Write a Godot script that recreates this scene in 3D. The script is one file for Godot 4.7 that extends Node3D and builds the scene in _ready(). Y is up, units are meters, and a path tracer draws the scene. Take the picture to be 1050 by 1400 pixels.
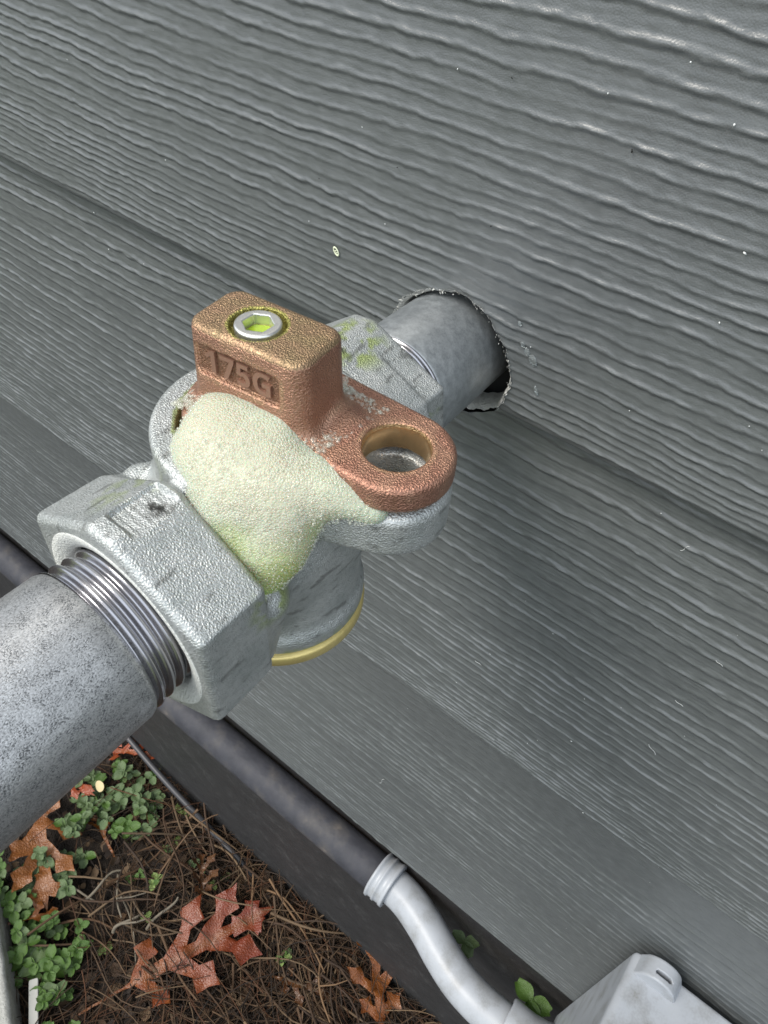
extends Node3D
# A gas shut-off valve on a steel pipe that comes out of lap siding, seen close up from above.
# Lengths in helpers are millimetres measured from the camera unless they say otherwise; at_mm() turns them into metres.

const LIFT := Vector3(0.0, 0.9, 0.157)          # camera height above the soil, and its distance from the siding
const VALVE := Vector3(-82.9, -120.6, -77.5)    # crossing of pipe axis and stem axis
var M := {}

func _ready() -> void:
	set_camera()
	set_light()
	make_materials()
	build_ground()
	build_lawn()
	build_wall()
	build_foundation()
	build_pipes()
	build_valve()
	build_foam()
	build_conduit()
	build_litter()
	build_plants()
	build_small_marks()

# ---------------------------------------------------------------- camera and light
func set_camera() -> void:
	var cam := Camera3D.new()
	cam.name = "camera"
	cam.transform = Transform3D(Basis(Vector3(0.78812857, 0.05425904, -0.61311443), Vector3(-0.48098236, 0.67584675, -0.55846857), Vector3(0.38406943, 0.73504226, 0.55875177)).orthonormalized(), LIFT)
	cam.fov = 68.75
	cam.near = 0.01
	cam.far = 400.0
	var ca := CameraAttributesPhysical.new()
	ca.frustum_focal_length = 5.0
	ca.frustum_focus_distance = 0.23
	ca.exposure_aperture = 16.0
	ca.frustum_near = 0.01
	ca.frustum_far = 400.0
	cam.attributes = ca
	cam.keep_aspect = Camera3D.KEEP_HEIGHT
	add_child(cam)
	cam.fov = 68.75
	cam.current = true

func set_light() -> void:
	var e := Environment.new()
	e.background_mode = Environment.BG_SKY
	var sm := ProceduralSkyMaterial.new()
	sm.sky_top_color = Color(0.87, 0.905, 0.945)
	sm.sky_horizon_color = Color(0.72, 0.75, 0.78)
	sm.sky_curve = 0.2
	sm.ground_bottom_color = Color(0.10, 0.09, 0.08)
	sm.ground_horizon_color = Color(0.22, 0.22, 0.20)
	sm.sun_angle_max = 1.0
	var sky := Sky.new()
	sky.sky_material = sm
	e.sky = sky
	e.tonemap_mode = Environment.TONE_MAPPER_LINEAR
	e.tonemap_exposure = 2.05
	e.sdfgi_enabled = true
	e.ssao_enabled = true
	e.ssil_enabled = true
	var we := WorldEnvironment.new()
	we.name = "world"
	we.environment = e
	add_child(we)
	var sun := DirectionalLight3D.new()
	sun.name = "sun"
	sun.light_energy = 0.5
	sun.light_angular_distance = 26.0
	sun.light_color = Color(1.0, 0.98, 0.95)
	sun.shadow_enabled = true
	sun.look_at_from_position(Vector3(-0.48, 0.95, 0.62), Vector3.ZERO)
	add_child(sun)

# ---------------------------------------------------------------- naming
var taken := {}
func numbered(called: String) -> String:
	var n: int = taken.get(called, 0)
	taken[called] = n + 1
	return called if n == 0 else "%s_%03d" % [called, n]

func tag(o: Node, label := "", category := "", group := "", kind := "") -> Node:
	if label: o.set_meta("label", label)
	if category: o.set_meta("category", category)
	if group: o.set_meta("group", group)
	if kind: o.set_meta("kind", kind)
	return o

func thing(called: String, at: Vector3, label: String, category: String, group := "") -> Node3D:
	var o := Node3D.new()
	o.name = numbered(called)
	o.position = at
	add_child(o, true)
	tag(o, label, category, group)
	return o

func obj(called: String, mesh: Mesh, mat: Material, parent: Node = null, at := Vector3.ZERO) -> MeshInstance3D:
	var o := MeshInstance3D.new()
	o.name = numbered(called) if parent == null else called
	o.mesh = mesh
	o.material_override = mat
	o.position = at
	(self if parent == null else parent).add_child(o, true)
	return o

func at_mm(x: float, y: float, z: float) -> Vector3:
	return Vector3(x, y, z) * 0.001 + LIFT

# ---------------------------------------------------------------- materials
func noise(freq: float, kind := FastNoiseLite.TYPE_SIMPLEX_SMOOTH, octaves := 3, sd := 1) -> FastNoiseLite:
	var n := FastNoiseLite.new()
	n.noise_type = kind
	n.frequency = freq
	n.seed = sd
	if octaves > 1:
		n.fractal_type = FastNoiseLite.FRACTAL_FBM
		n.fractal_octaves = octaves
	else:
		n.fractal_type = FastNoiseLite.FRACTAL_NONE
	return n

func grey(n: FastNoiseLite, size := 512) -> Image:
	var im := n.get_seamless_image(size, size, false, false, 0.2, true)
	im.convert(Image.FORMAT_L8)
	return im

func mix_grey(a: Image, b: Image, k: float) -> Image:
	var da := a.get_data()
	var db := b.get_data()
	for i in da.size():
		da[i] = int(da[i] * (1.0 - k) + db[i] * k)
	return Image.create_from_data(a.get_width(), a.get_height(), false, Image.FORMAT_L8, da)

func ramp(im: Image, stops: Array) -> ImageTexture:      # stops: [offset, linear Color] ...
	var g := Gradient.new()
	var off := PackedFloat32Array()
	var col := PackedColorArray()
	for s in stops:
		off.append(s[0])
		col.append(s[1])
	g.offsets = off
	g.colors = col
	var lut := []
	for i in 256:
		var c: Color = g.sample(i / 255.0).linear_to_srgb()
		lut.append([int(c.r * 255.0), int(c.g * 255.0), int(c.b * 255.0)])
	var d := im.get_data()
	var out := PackedByteArray()
	out.resize(d.size() * 3)
	for i in d.size():
		var l: Array = lut[d[i]]
		out[i * 3] = l[0]
		out[i * 3 + 1] = l[1]
		out[i * 3 + 2] = l[2]
	return ImageTexture.create_from_image(Image.create_from_data(im.get_width(), im.get_height(), false, Image.FORMAT_RGB8, out))

func levels(im: Image, lo: float, hi: float) -> ImageTexture:   # a grey texture between two values
	var d := im.get_data()
	for i in d.size():
		d[i] = int(255.0 * (lo + (hi - lo) * d[i] / 255.0))
	return ImageTexture.create_from_image(Image.create_from_data(im.get_width(), im.get_height(), false, Image.FORMAT_L8, d))

func mat(called: String, col: Color, rough: float, metal := 0.0) -> StandardMaterial3D:
	var m := StandardMaterial3D.new()
	m.resource_name = called
	m.albedo_color = col.linear_to_srgb()
	m.roughness = rough
	m.metallic = metal
	M[called] = m
	return m

func tri(m: StandardMaterial3D, per_metre: float) -> void:
	m.uv1_triplanar = true
	m.uv1_scale = Vector3.ONE * per_metre
	m.uv1_triplanar_sharpness = 4.0

func bump(m: StandardMaterial3D, im: Image, centimetres: float) -> void:
	m.heightmap_enabled = true
	m.heightmap_texture = ImageTexture.create_from_image(im)
	m.heightmap_scale = centimetres

func make_materials() -> void:
	var fine := grey(noise(0.045, FastNoiseLite.TYPE_SIMPLEX_SMOOTH, 3, 3))
	var cells_n := noise(0.05, FastNoiseLite.TYPE_CELLULAR, 1, 5)
	cells_n.cellular_return_type = FastNoiseLite.RETURN_DISTANCE
	var cells := grey(cells_n)
	var broad := grey(noise(0.012, FastNoiseLite.TYPE_SIMPLEX_SMOOTH, 4, 8))
	var grit := grey(noise(0.16, FastNoiseLite.TYPE_SIMPLEX_SMOOTH, 2, 9))
	# painted fibre cement: satin charcoal paint with brush-fine tooth
	var m := mat("siding_paint", Color.WHITE, 0.55)
	m.metallic_specular = 0.7
	m.albedo_texture = ramp(mix_grey(broad, grit, 0.35), [[0.0, Color(0.080, 0.087, 0.089)], [0.5, Color(0.097, 0.105, 0.107)], [1.0, Color(0.119, 0.128, 0.130)]])
	tri(m, 24.0)
	bump(m, mix_grey(fine, grit, 0.75), 0.006)
	m.roughness_texture = levels(mix_grey(broad, fine, 0.5), 0.32, 0.44)
	m.roughness = 1.0
	# cast iron with a zinc coat
	m = mat("zinc_cast", Color.WHITE, 1.0, 0.62)
	m.vertex_color_use_as_albedo = true
	m.albedo_texture = ramp(mix_grey(fine, broad, 0.5), [[0.0, Color(0.40, 0.41, 0.41)], [0.42, Color(0.80, 0.81, 0.81)], [1.0, Color(1, 1, 1)]])
	m.roughness_texture = levels(fine, 0.30, 0.55)
	tri(m, 95.0)
	bump(m, mix_grey(cells, fine, 0.5), 0.030)
	# bronze handle, rough cast
	m = mat("bronze_cast", Color.WHITE, 1.0, 0.78)
	m.vertex_color_use_as_albedo = true
	m.albedo_texture = ramp(mix_grey(fine, grit, 0.4), [[0.0, Color(0.30, 0.26, 0.24)], [0.5, Color(0.84, 0.82, 0.80)], [1.0, Color(1, 1, 1)]])
	m.roughness_texture = levels(fine, 0.28, 0.50)
	tri(m, 105.0)
	bump(m, mix_grey(cells, fine, 0.5), 0.036)
	# galvanized pipe: spangle in dull and bright flecks drawn out along the pipe
	var sp := Image.create_empty(512, 512, false, Image.FORMAT_L8)
	var n1 := noise(1.0, FastNoiseLite.TYPE_SIMPLEX_SMOOTH, 3, 21)
	var n2 := noise(1.0, FastNoiseLite.TYPE_SIMPLEX_SMOOTH, 2, 22)
	var d := PackedByteArray()
	d.resize(512 * 512)
	for y in 512:
		for x in 512:
			var a := n1.get_noise_2d(x * 0.22, y * 0.08) * 0.6 + n2.get_noise_2d(x * 0.02, y * 0.008) * 0.18
			var flecks := n2.get_noise_2d(x * 0.34 + 300.0, y * 0.13) + 0.35 * n2.get_noise_2d(x * 0.03 + 50.0, y * 0.015)
			a = 0.58 + a * 0.55 - (0.62 * smoothstep(0.22, 0.5, flecks))
			d[y * 512 + x] = int(clampf(a, 0.0, 1.0) * 255.0)
	sp = Image.create_from_data(512, 512, false, Image.FORMAT_L8, d)
	m = mat("galvanized", Color.WHITE, 1.0, 0.72)
	m.albedo_texture = ramp(sp, [[0.0, Color(0.10, 0.105, 0.11)], [0.3, Color(0.28, 0.285, 0.29)], [0.6, Color(0.52, 0.525, 0.53)], [1.0, Color(0.76, 0.765, 0.77)]])
	m.roughness_texture = levels(sp, 0.50, 0.26)
	m.uv1_scale = Vector3(3, 3, 3)
	bump(m, sp, 0.006)
	m = mat("galvanized_dull", Color.WHITE, 1.0, 0.7)
	m.albedo_texture = ramp(mix_grey(mix_grey(broad, fine, 0.4), grit, 0.35), [[0.0, Color(0.20, 0.215, 0.225)], [0.5, Color(0.40, 0.425, 0.44)], [1.0, Color(0.58, 0.61, 0.62)]])
	m.roughness_texture = levels(broad, 0.28, 0.46)
	m.uv1_scale = Vector3(5, 5, 5)
	mat("thread_steel", Color(0.42, 0.415, 0.44), 0.17, 0.95)
	m = mat("pipe_dope", Color(0.62, 0.63, 0.60), 0.55)
	tri(m, 60.0)
	bump(m, fine, 0.03)
	m = mat("yellow_zinc", Color(0.74, 0.60, 0.24), 0.34, 0.6)
	tri(m, 60.0)
	bump(m, grit, 0.006)
	mat("bright_brass", Color(0.80, 0.55, 0.30), 0.26, 0.9)
	m = mat("screw_steel", Color(0.72, 0.72, 0.70), 0.3, 0.85)
	# soap foam
	m = mat("foam", Color.WHITE, 0.35)
	m.vertex_color_use_as_albedo = true
	var bub_n := noise(0.055, FastNoiseLite.TYPE_CELLULAR, 1, 15)
	bub_n.cellular_return_type = FastNoiseLite.RETURN_DISTANCE
	var bub := grey(bub_n)
	m.heightmap_enabled = true
	m.heightmap_texture = ImageTexture.create_from_image(bub)
	m.heightmap_scale = 0.03
	m.heightmap_flip_texture = true
	m.albedo_texture = ramp(bub, [[0.0, Color(1, 1, 1)], [0.45, Color(0.97, 0.97, 0.96)], [0.75, Color(0.82, 0.83, 0.77)], [1.0, Color(0.62, 0.64, 0.56)]])
	tri(m, 95.0)
	m.subsurf_scatter_enabled = true
	m.subsurf_scatter_strength = 0.35
	m = mat("bubble", Color(0.72, 0.74, 0.62, 0.14), 0.08)
	m.transparency = BaseMaterial3D.TRANSPARENCY_ALPHA
	m = mat("soap_liquid", Color(0.33, 0.46, 0.02), 0.08)
	m = mat("soap_rim", Color(0.72, 0.76, 0.55), 0.2)
	m = mat("water", Color(0.8, 0.85, 0.85, 0.12), 0.03)
	m.transparency = BaseMaterial3D.TRANSPARENCY_ALPHA
	m.refraction_enabled = true
	m.refraction_scale = 0.033
	# torn board edge
	m = mat("fibre_cement", Color(0.55, 0.55, 0.52), 0.9)
	tri(m, 60.0)
	bump(m, fine, 0.05)
	mat("torn_fibre", Color(0.62, 0.62, 0.58), 0.9)
	mat("sheathing", Color(0.03, 0.03, 0.03), 0.9)
	# foundation paint and conduit
	m = mat("foundation_paint", Color.WHITE, 0.62)
	m.albedo_texture = ramp(mix_grey(broad, fine, 0.4), [[0.0, Color(0.017, 0.017, 0.018)], [0.6, Color(0.028, 0.028, 0.029)], [0.85, Color(0.05, 0.05, 0.05)], [1.0, Color(0.085, 0.083, 0.08)]])
	tri(m, 5.0)
	bump(m, mix_grey(fine, grit, 0.4), 0.06)
	m = mat("conduit_paint", Color.WHITE, 0.6)
	m.metallic_specular = 0.35
	m.albedo_texture = ramp(broad, [[0.0, Color(0.035, 0.036, 0.043)], [0.5, Color(0.052, 0.053, 0.062)], [0.8, Color(0.075, 0.072, 0.074)], [1.0, Color(0.15, 0.13, 0.115)]])
	tri(m, 6.0)
	bump(m, fine, 0.03)
	m = mat("grey_pvc", Color.WHITE, 0.38)
	m.albedo_texture = ramp(mix_grey(broad, grit, 0.2), [[0.0, Color(0.17, 0.165, 0.15)], [0.22, Color(0.28, 0.29, 0.30)], [0.5, Color(0.36, 0.38, 0.41)], [1.0, Color(0.40, 0.42, 0.45)]])
	tri(m, 8.0)
	# soil and litter
	m = mat("soil", Color.WHITE, 0.95)
	m.albedo_texture = ramp(mix_grey(broad, grit, 0.4), [[0.0, Color(0.008, 0.006, 0.004)], [0.5, Color(0.018, 0.012, 0.008)], [1.0, Color(0.042, 0.028, 0.017)]])
	m.uv1_world_triplanar = true
	tri(m, 6.0)
	bump(m, mix_grey(fine, grit, 0.4), 0.4)
	m = mat("grass", Color.WHITE, 0.8)
	m.albedo_texture = ramp(mix_grey(broad, grit, 0.4), [[0.0, Color(0.06, 0.075, 0.03)], [0.5, Color(0.11, 0.13, 0.06)], [1.0, Color(0.17, 0.18, 0.10)]])
	tri(m, 2.0)
	bump(m, mix_grey(fine, grit, 0.5), 1.0)
	m = mat("litter", Color.WHITE, 0.8)
	m.vertex_color_use_as_albedo = true
	m = mat("oak_leaf", Color.WHITE, 0.32)
	m.vertex_color_use_as_albedo = true
	m.albedo_texture = ramp(mix_grey(fine, broad, 0.5), [[0.0, Color(0.45, 0.40, 0.38)], [0.5, Color(0.9, 0.88, 0.86)], [1.0, Color(1, 1, 1)]])
	tri(m, 18.0)
	bump(m, fine, 0.06)
	m.backlight_enabled = true
	m.backlight = Color(0.12, 0.04, 0.01)
	for k in 3:
		m = mat("weed_leaf_%d" % k, [Color(0.088, 0.135, 0.052), Color(0.062, 0.125, 0.020), Color(0.20, 0.28, 0.08)][k], 0.42)
		tri(m, 60.0)
		bump(m, fine, 0.03)
		m.backlight_enabled = true
		m.backlight = Color(0.08, 0.12, 0.02)
	mat("weed_stem", Color(0.10, 0.11, 0.05), 0.6)
	m = mat("concrete", Color.WHITE, 0.85)
	m.albedo_texture = ramp(mix_grey(fine, grit, 0.5), [[0.0, Color(0.22, 0.22, 0.20)], [0.5, Color(0.42, 0.42, 0.39)], [1.0, Color(0.52, 0.52, 0.48)]])
	tri(m, 14.0)
	bump(m, mix_grey(fine, grit, 0.5), 0.08)
	mat("cable_jacket", Color(0.05, 0.05, 0.055), 0.45)
	mat("twig", Color(0.16, 0.135, 0.10), 0.8)
	mat("twig_brown", Color(0.17, 0.10, 0.05), 0.8)
	m = mat("bronze_letter", Color(0.30, 0.17, 0.12), 0.5, 0.5)
	mat("white_plastic", Color(0.42, 0.42, 0.39), 0.5)
	mat("paint_fleck", Color(0.75, 0.77, 0.76), 0.6)
	mat("dark_fleck", Color(0.012, 0.012, 0.012), 0.6)
	mat("soap_stain", Color(0.45, 0.50, 0.10), 0.4)

# ---------------------------------------------------------------- mesh helpers
func commit(v: PackedVector3Array, n: PackedVector3Array, idx: PackedInt32Array, col = null, uv = null) -> ArrayMesh:
	var a := []
	a.resize(Mesh.ARRAY_MAX)
	a[Mesh.ARRAY_VERTEX] = v
	if n.size() == v.size(): a[Mesh.ARRAY_NORMAL] = n
	a[Mesh.ARRAY_INDEX] = idx
	if col != null: a[Mesh.ARRAY_COLOR] = col
	if uv != null: a[Mesh.ARRAY_TEX_UV] = uv
	var me := ArrayMesh.new()
	me.add_surface_from_arrays(Mesh.PRIMITIVE_TRIANGLES, a)
	if n.size() != v.size():
		var st := SurfaceTool.new()
		st.create_from(me, 0)
		st.generate_normals()
		me = st.commit()
	return me

# Surface nets over a signed distance in millimetres; the mesh comes out in metres.
func net(sdf: Callable, lo: Vector3, hi: Vector3, cell: float, paint = null) -> ArrayMesh:
	var B := 5
	var bx := int(ceil((hi.x - lo.x) / (cell * B)))
	var by := int(ceil((hi.y - lo.y) / (cell * B)))
	var bz := int(ceil((hi.z - lo.z) / (cell * B)))
	var nx := bx * B + 1
	var ny := by * B + 1
	var nz := bz * B + 1
	var g := PackedFloat32Array()
	g.resize(nx * ny * nz)
	g.fill(1e9)
	var vid := PackedInt32Array()
	vid.resize(nx * ny * nz)
	vid.fill(-1)
	var reach := cell * B * 0.5 * 1.7321 * 1.25 + cell
	var blocks: Array[Vector3i] = []
	var sx := 1
	var sy := nx
	var sz := nx * ny
	for k in bz:
		for j in by:
			for i in bx:
				var c := lo + Vector3(i + 0.5, j + 0.5, k + 0.5) * cell * B
				var dc: float = sdf.call(c)
				if absf(dc) > reach:
					continue
				blocks.append(Vector3i(i * B, j * B, k * B))
				for z in range(k * B, k * B + B + 1):
					for y in range(j * B, j * B + B + 1):
						var row := y * sy + z * sz
						for x in range(i * B, i * B + B + 1):
							if g[row + x] > 1e8:
								g[row + x] = sdf.call(lo + Vector3(x, y, z) * cell)
	var V := PackedVector3Array()
	var N := PackedVector3Array()
	var C := PackedColorArray()
	var I := PackedInt32Array()
	var off := PackedInt32Array([0, sx, sy, sx + sy, sz, sx + sz, sy + sz, sx + sy + sz])
	var ed := PackedInt32Array([0, 1, 2, 3, 4, 5, 6, 7, 0, 2, 1, 3, 4, 6, 5, 7, 0, 4, 1, 5, 2, 6, 3, 7])
	var f := PackedFloat32Array()
	f.resize(8)
	for b in blocks:
		for z in range(b.z, b.z + B):
			for y in range(b.y, b.y + B):
				for x in range(b.x, b.x + B):
					var at := x + y * sy + z * sz
					var neg := 0
					for e in 8:
						f[e] = g[at + off[e]]
						if f[e] < 0.0: neg += 1
					if neg == 0 or neg == 8:
						continue
					var p := Vector3.ZERO
					var cnt := 0
					for e in 12:
						var a := ed[e * 2]
						var c := ed[e * 2 + 1]
						if (f[a] < 0.0) != (f[c] < 0.0):
							var t := f[a] / (f[a] - f[c])
							var pa := Vector3(a & 1, (a >> 1) & 1, a >> 2)
							p += pa + (Vector3(c & 1, (c >> 1) & 1, c >> 2) - pa) * t
							cnt += 1
					p = p / cnt
					var gr := Vector3(f[1] + f[3] + f[5] + f[7] - f[0] - f[2] - f[4] - f[6], f[2] + f[3] + f[6] + f[7] - f[0] - f[1] - f[4] - f[5], f[4] + f[5] + f[6] + f[7] - f[0] - f[1] - f[2] - f[3]).normalized()
					vid[at] = V.size()
					var w := lo + (Vector3(x, y, z) + p) * cell
					V.append(w * 0.001)
					N.append(gr)
					if paint != null:
						C.append(paint.call(w, gr))
	var du := PackedInt32Array([sy, sz, sx])
	var dv := PackedInt32Array([sz, sx, sy])
	var da := PackedInt32Array([sx, sy, sz])
	for b in blocks:
		for z in range(b.z, b.z + B):
			for y in range(b.y, b.y + B):
				for x in range(b.x, b.x + B):
					if x == 0 or y == 0 or z == 0:
						continue
					var at := x + y * sy + z * sz
					var inside := g[at] < 0.0
					for ax in 3:
						if (g[at + da[ax]] < 0.0) == inside:
							continue
						var q0 := vid[at - du[ax] - dv[ax]]
						var q1 := vid[at - dv[ax]]
						var q2 := vid[at]
						var q3 := vid[at - du[ax]]
						if q0 < 0 or q1 < 0 or q2 < 0 or q3 < 0:
							continue
						if inside:
							I.append_array(PackedInt32Array([q0, q2, q1, q0, q3, q2]))
						else:
							I.append_array(PackedInt32Array([q0, q1, q2, q0, q2, q3]))
	return commit(V, N, I, C if paint != null else null)

# a profile of (radius, height) turned about an axis; metres
func lathe(profile: PackedVector2Array, segs: int, axis := Vector3.UP, arc := TAU, start := 0.0) -> ArrayMesh:
	var st := SurfaceTool.new()
	st.begin(Mesh.PRIMITIVE_TRIANGLES)
	var q := Quaternion(Vector3.UP, axis.normalized())
	var len_sum := PackedFloat32Array([0.0])
	for i in range(1, profile.size()):
		len_sum.append(len_sum[i - 1] + profile[i].distance_to(profile[i - 1]))
	for i in profile.size():
		for s in segs + 1:
			var a := start + arc * s / segs
			st.set_uv(Vector2(float(s) / segs * arc / TAU, len_sum[i] / 0.105))
			st.add_vertex(q * Vector3(profile[i].x * cos(a), profile[i].y, profile[i].x * sin(a)))
	var w := segs + 1
	for i in profile.size() - 1:
		for s in segs:
			var a := i * w + s
			st.add_index(a); st.add_index(a + 1); st.add_index(a + w)
			st.add_index(a + 1); st.add_index(a + w + 1); st.add_index(a + w)
	st.generate_normals()
	return st.commit()

# a round tube through points with radii; metres
func tube(pts: PackedVector3Array, radii: PackedFloat32Array, sides: int, caps := true) -> ArrayMesh:
	var V := PackedVector3Array()
	var N := PackedVector3Array()
	var U := PackedVector2Array()
	var I := PackedInt32Array()
	var t0 := (pts[1] - pts[0]).normalized()
	var u := t0.cross(Vector3.UP if absf(t0.y) < 0.9 else Vector3.RIGHT).normalized()
	var run := 0.0
	for i in pts.size():
		var t := (pts[mini(i + 1, pts.size() - 1)] - pts[maxi(i - 1, 0)]).normalized()
		u = (u - t * u.dot(t)).normalized()
		var v := t.cross(u)
		if i > 0: run += pts[i].distance_to(pts[i - 1])
		for s in sides + 1:
			var a := TAU * s / sides
			var n := u * cos(a) + v * sin(a)
			V.append(pts[i] + n * radii[i])
			N.append(n)
			U.append(Vector2(float(s) / sides, run / 0.105))
	var w := sides + 1
	for i in pts.size() - 1:
		for s in sides:
			var a := i * w + s
			I.append_array(PackedInt32Array([a, a + w, a + 1, a + 1, a + w, a + w + 1]))
	if caps:
		for e in 2:
			var i := 0 if e == 0 else pts.size() - 1
			var nn := (pts[0] - pts[1]).normalized() if e == 0 else (pts[i] - pts[i - 1]).normalized()
			var c := V.size()
			V.append(pts[i]); N.append(nn); U.append(Vector2.ZERO)
			for s in sides + 1:
				V.append(V[i * w + s]); N.append(nn); U.append(Vector2.ZERO)
			for s in sides:
				if e == 0: I.append_array(PackedInt32Array([c, c + 1 + s, c + 2 + s]))
				else: I.append_array(PackedInt32Array([c, c + 2 + s, c + 1 + s]))
	return commit(V, N, I, null, U)

func even(n: int, r: float) -> PackedFloat32Array:
	var a := PackedFloat32Array()
	a.resize(n)
	a.fill(r)
	return a

func smin(a: float, b: float, k: float) -> float:
	var h := maxf(k - absf(a - b), 0.0) / k
	return minf(a, b) - h * h * k * 0.25

# ---------------------------------------------------------------- the ground
func spaced(lo: float, hi: float, step: float, far: float, grow := 1.35) -> PackedFloat32Array:
	var a := PackedFloat32Array()
	var left := []
	var s := step
	var x := lo
	while x > -far:
		s *= grow
		x -= s
		left.push_front(x)
	for v in left: a.append(v)
	x = lo
	while x < hi:
		a.append(x)
		x += step
	s = step
	while x < far:
		a.append(x)
		s *= grow
		x += s
	a.append(x)
	return a

var lumps := noise(9.0, FastNoiseLite.TYPE_SIMPLEX_SMOOTH, 4, 31)
func soil_height(x: float, z: float) -> float:
	return lumps.get_noise_2d(x, z) * 0.014 + 0.006

func build_ground() -> void:
	var xs := spaced(-0.62, 0.25, 0.005, 60.0)
	var zs := spaced(-0.03, 0.45, 0.005, 60.0)
	var V := PackedVector3Array()
	var I := PackedInt32Array()
	for z in zs:
		for x in xs:
			V.append(Vector3(x, soil_height(x, z), z))
	var w := xs.size()
	for j in zs.size() - 1:
		for i in w - 1:
			var a := j * w + i
			I.append_array(PackedInt32Array([a, a + 1, a + w, a + 1, a + w + 1, a + w]))
	tag(obj("ground", commit(V, PackedVector3Array(), I), M.soil), "dark damp garden soil at the foot of the wall", "ground", "", "structure")

func build_lawn() -> void:
	var xs := spaced(-3.0, 3.0, 0.1, 58.0)
	var zs := PackedFloat32Array()
	var z := 0.85
	while z < 58.0:
		zs.append(z)
		z += 0.08 + (z - 0.85) * 0.12
	var V := PackedVector3Array()
	var I := PackedInt32Array()
	for zz in zs:
		for x in xs: V.append(Vector3(x, 0.03 + lumps.get_noise_2d(x * 0.2, zz * 0.2) * 0.012 + 0.006 * sin(x * 2.1), zz + (0.05 * sin(x * 2.6) if zz < 0.9 else 0.0)))
	var w := xs.size()
	for j in zs.size() - 1:
		for i in w - 1:
			var a := j * w + i
			I.append_array(PackedInt32Array([a, a + 1, a + w, a + 1, a + w + 1, a + w]))
	var D := PackedVector3Array()
	var J := PackedInt32Array()
	for i in 2:
		for q in [Vector2(-40, 3.4), Vector2(40, 3.4), Vector2(40, 12.0), Vector2(-40, 12.0)]:
			D.append(Vector3(q.x, 0.085 if i == 0 else -0.02, q.y))
	for q in [[0, 1, 2], [0, 2, 3], [0, 4, 1], [1, 4, 5], [1, 5, 2], [2, 5, 6], [2, 6, 3], [3, 6, 7], [3, 7, 0], [0, 7, 4]]:
		J.append_array(PackedInt32Array(q))
	tag(obj("driveway", commit(D, PackedVector3Array(), J), M.concrete), "pale concrete driveway across the lawn", "driveway", "", "structure")
	tag(obj("lawn", commit(V, PackedVector3Array(), I), M.grass), "grass lawn in front of the planted strip", "lawn", "", "structure")

# ---------------------------------------------------------------- the wall
const HOLE := Vector2(-90.3, -128.3)
const HOLE_R := 20.6

func hole_edge(a: float) -> float:
	return HOLE_R + 0.35 * sin(a * 5.0 + 1.0) + 0.2 * sin(a * 13.0) + 0.12 * sin(a * 31.0 + 2.0)

# raised wood grain on board k; x along the board and v above its lower edge, in mm
var grain_warp := noise(1.0, FastNoiseLite.TYPE_SIMPLEX_SMOOTH, 2, 41)
var grain_wave := noise(1.0, FastNoiseLite.TYPE_SIMPLEX_SMOOTH, 2, 42)
var grain_live := noise(1.0, FastNoiseLite.TYPE_SIMPLEX_SMOOTH, 2, 43)
var grain_pores := noise(1.0, FastNoiseLite.TYPE_SIMPLEX_SMOOTH, 2, 44)
func grain(k: int, x: float, v: float, table: PackedFloat32Array) -> float:
	var o := k * 137.0
	var bend := grain_warp.get_noise_2d(x * 0.0035 + o, v * 0.012) * 2.8 + grain_wave.get_noise_2d(x * 0.022 + o, v * 0.04) * 0.9 + grain_wave.get_noise_2d(x * 0.08, v * 0.10 + o) * 0.45 + grain_wave.get_noise_2d(x * 0.28, v * 0.3 + o) * 0.24
	var s := clampf((v + bend + 20.0 + x * 0.012) * 2.0, 0.0, table.size() - 2.0)
	var si := int(s)
	var ph := lerpf(table[si], table[si + 1], s - si)
	var ridge := floorf(ph)
	var t := ph - ridge
	var amp := 0.72 + 0.75 * grain_live.get_noise_2d(x * 0.011 + ridge * 17.3, ridge * 5.1 + o)
	amp = clampf(amp, 0.0, 1.0)
	if k == 2: amp *= lerpf(1.0, 0.2, smoothstep(160.0, 180.0, v + grain_warp.get_noise_2d(x * 0.004, 9.0) * 14.0))
	# a rounded crest that falls off sharply on its lower side
	var crest := smoothstep(0.02, 0.24, t) * (1.0 - smoothstep(0.24, 0.52, t)) + 0.22 * smoothstep(0.24, 0.5, t) * (1.0 - smoothstep(0.5, 1.0, t))
	var h := crest * (0.54 if k == 0 else 0.72) * amp * (1.0 + 0.5 * grain_live.get_noise_2d(x * 0.12, v * 0.4 + o))
	h += grain_pores.get_noise_2d(x * 0.07, v * 1.1 + o) * 0.06 + grain_pores.get_noise_2d(x * 0.5, v * 0.6 + o) * 0.03
	return h

func spacing_table(k: int) -> PackedFloat32Array:
	var t := PackedFloat32Array()
	var ph := 0.0
	var rng := noise(1.0, FastNoiseLite.TYPE_SIMPLEX_SMOOTH, 2, 50 + k)
	for i in 520:
		t.append(ph)
		var v := i * 0.5 - 20.0
		var pitch := 5.6 + 3.0 * rng.get_noise_1d(v * 0.022)
		if k == 0: pitch = lerpf(2.9, 4.7, clampf(v / 90.0, 0.0, 1.0)) + 1.0 * rng.get_noise_1d(v * 0.03)
		if k == 1: pitch = lerpf(2.9, 6.2, clampf((v - 10.0) / 110.0, 0.0, 1.0)) + 1.2 * rng.get_noise_1d(v * 0.03)
		if k == 2: pitch = lerpf(4.2, 5.8, clampf(v / 170.0, 0.0, 1.0)) + 1.5 * rng.get_noise_1d(v * 0.03)
		ph += 0.5 / maxf(pitch, 1.8)
	return t

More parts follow.
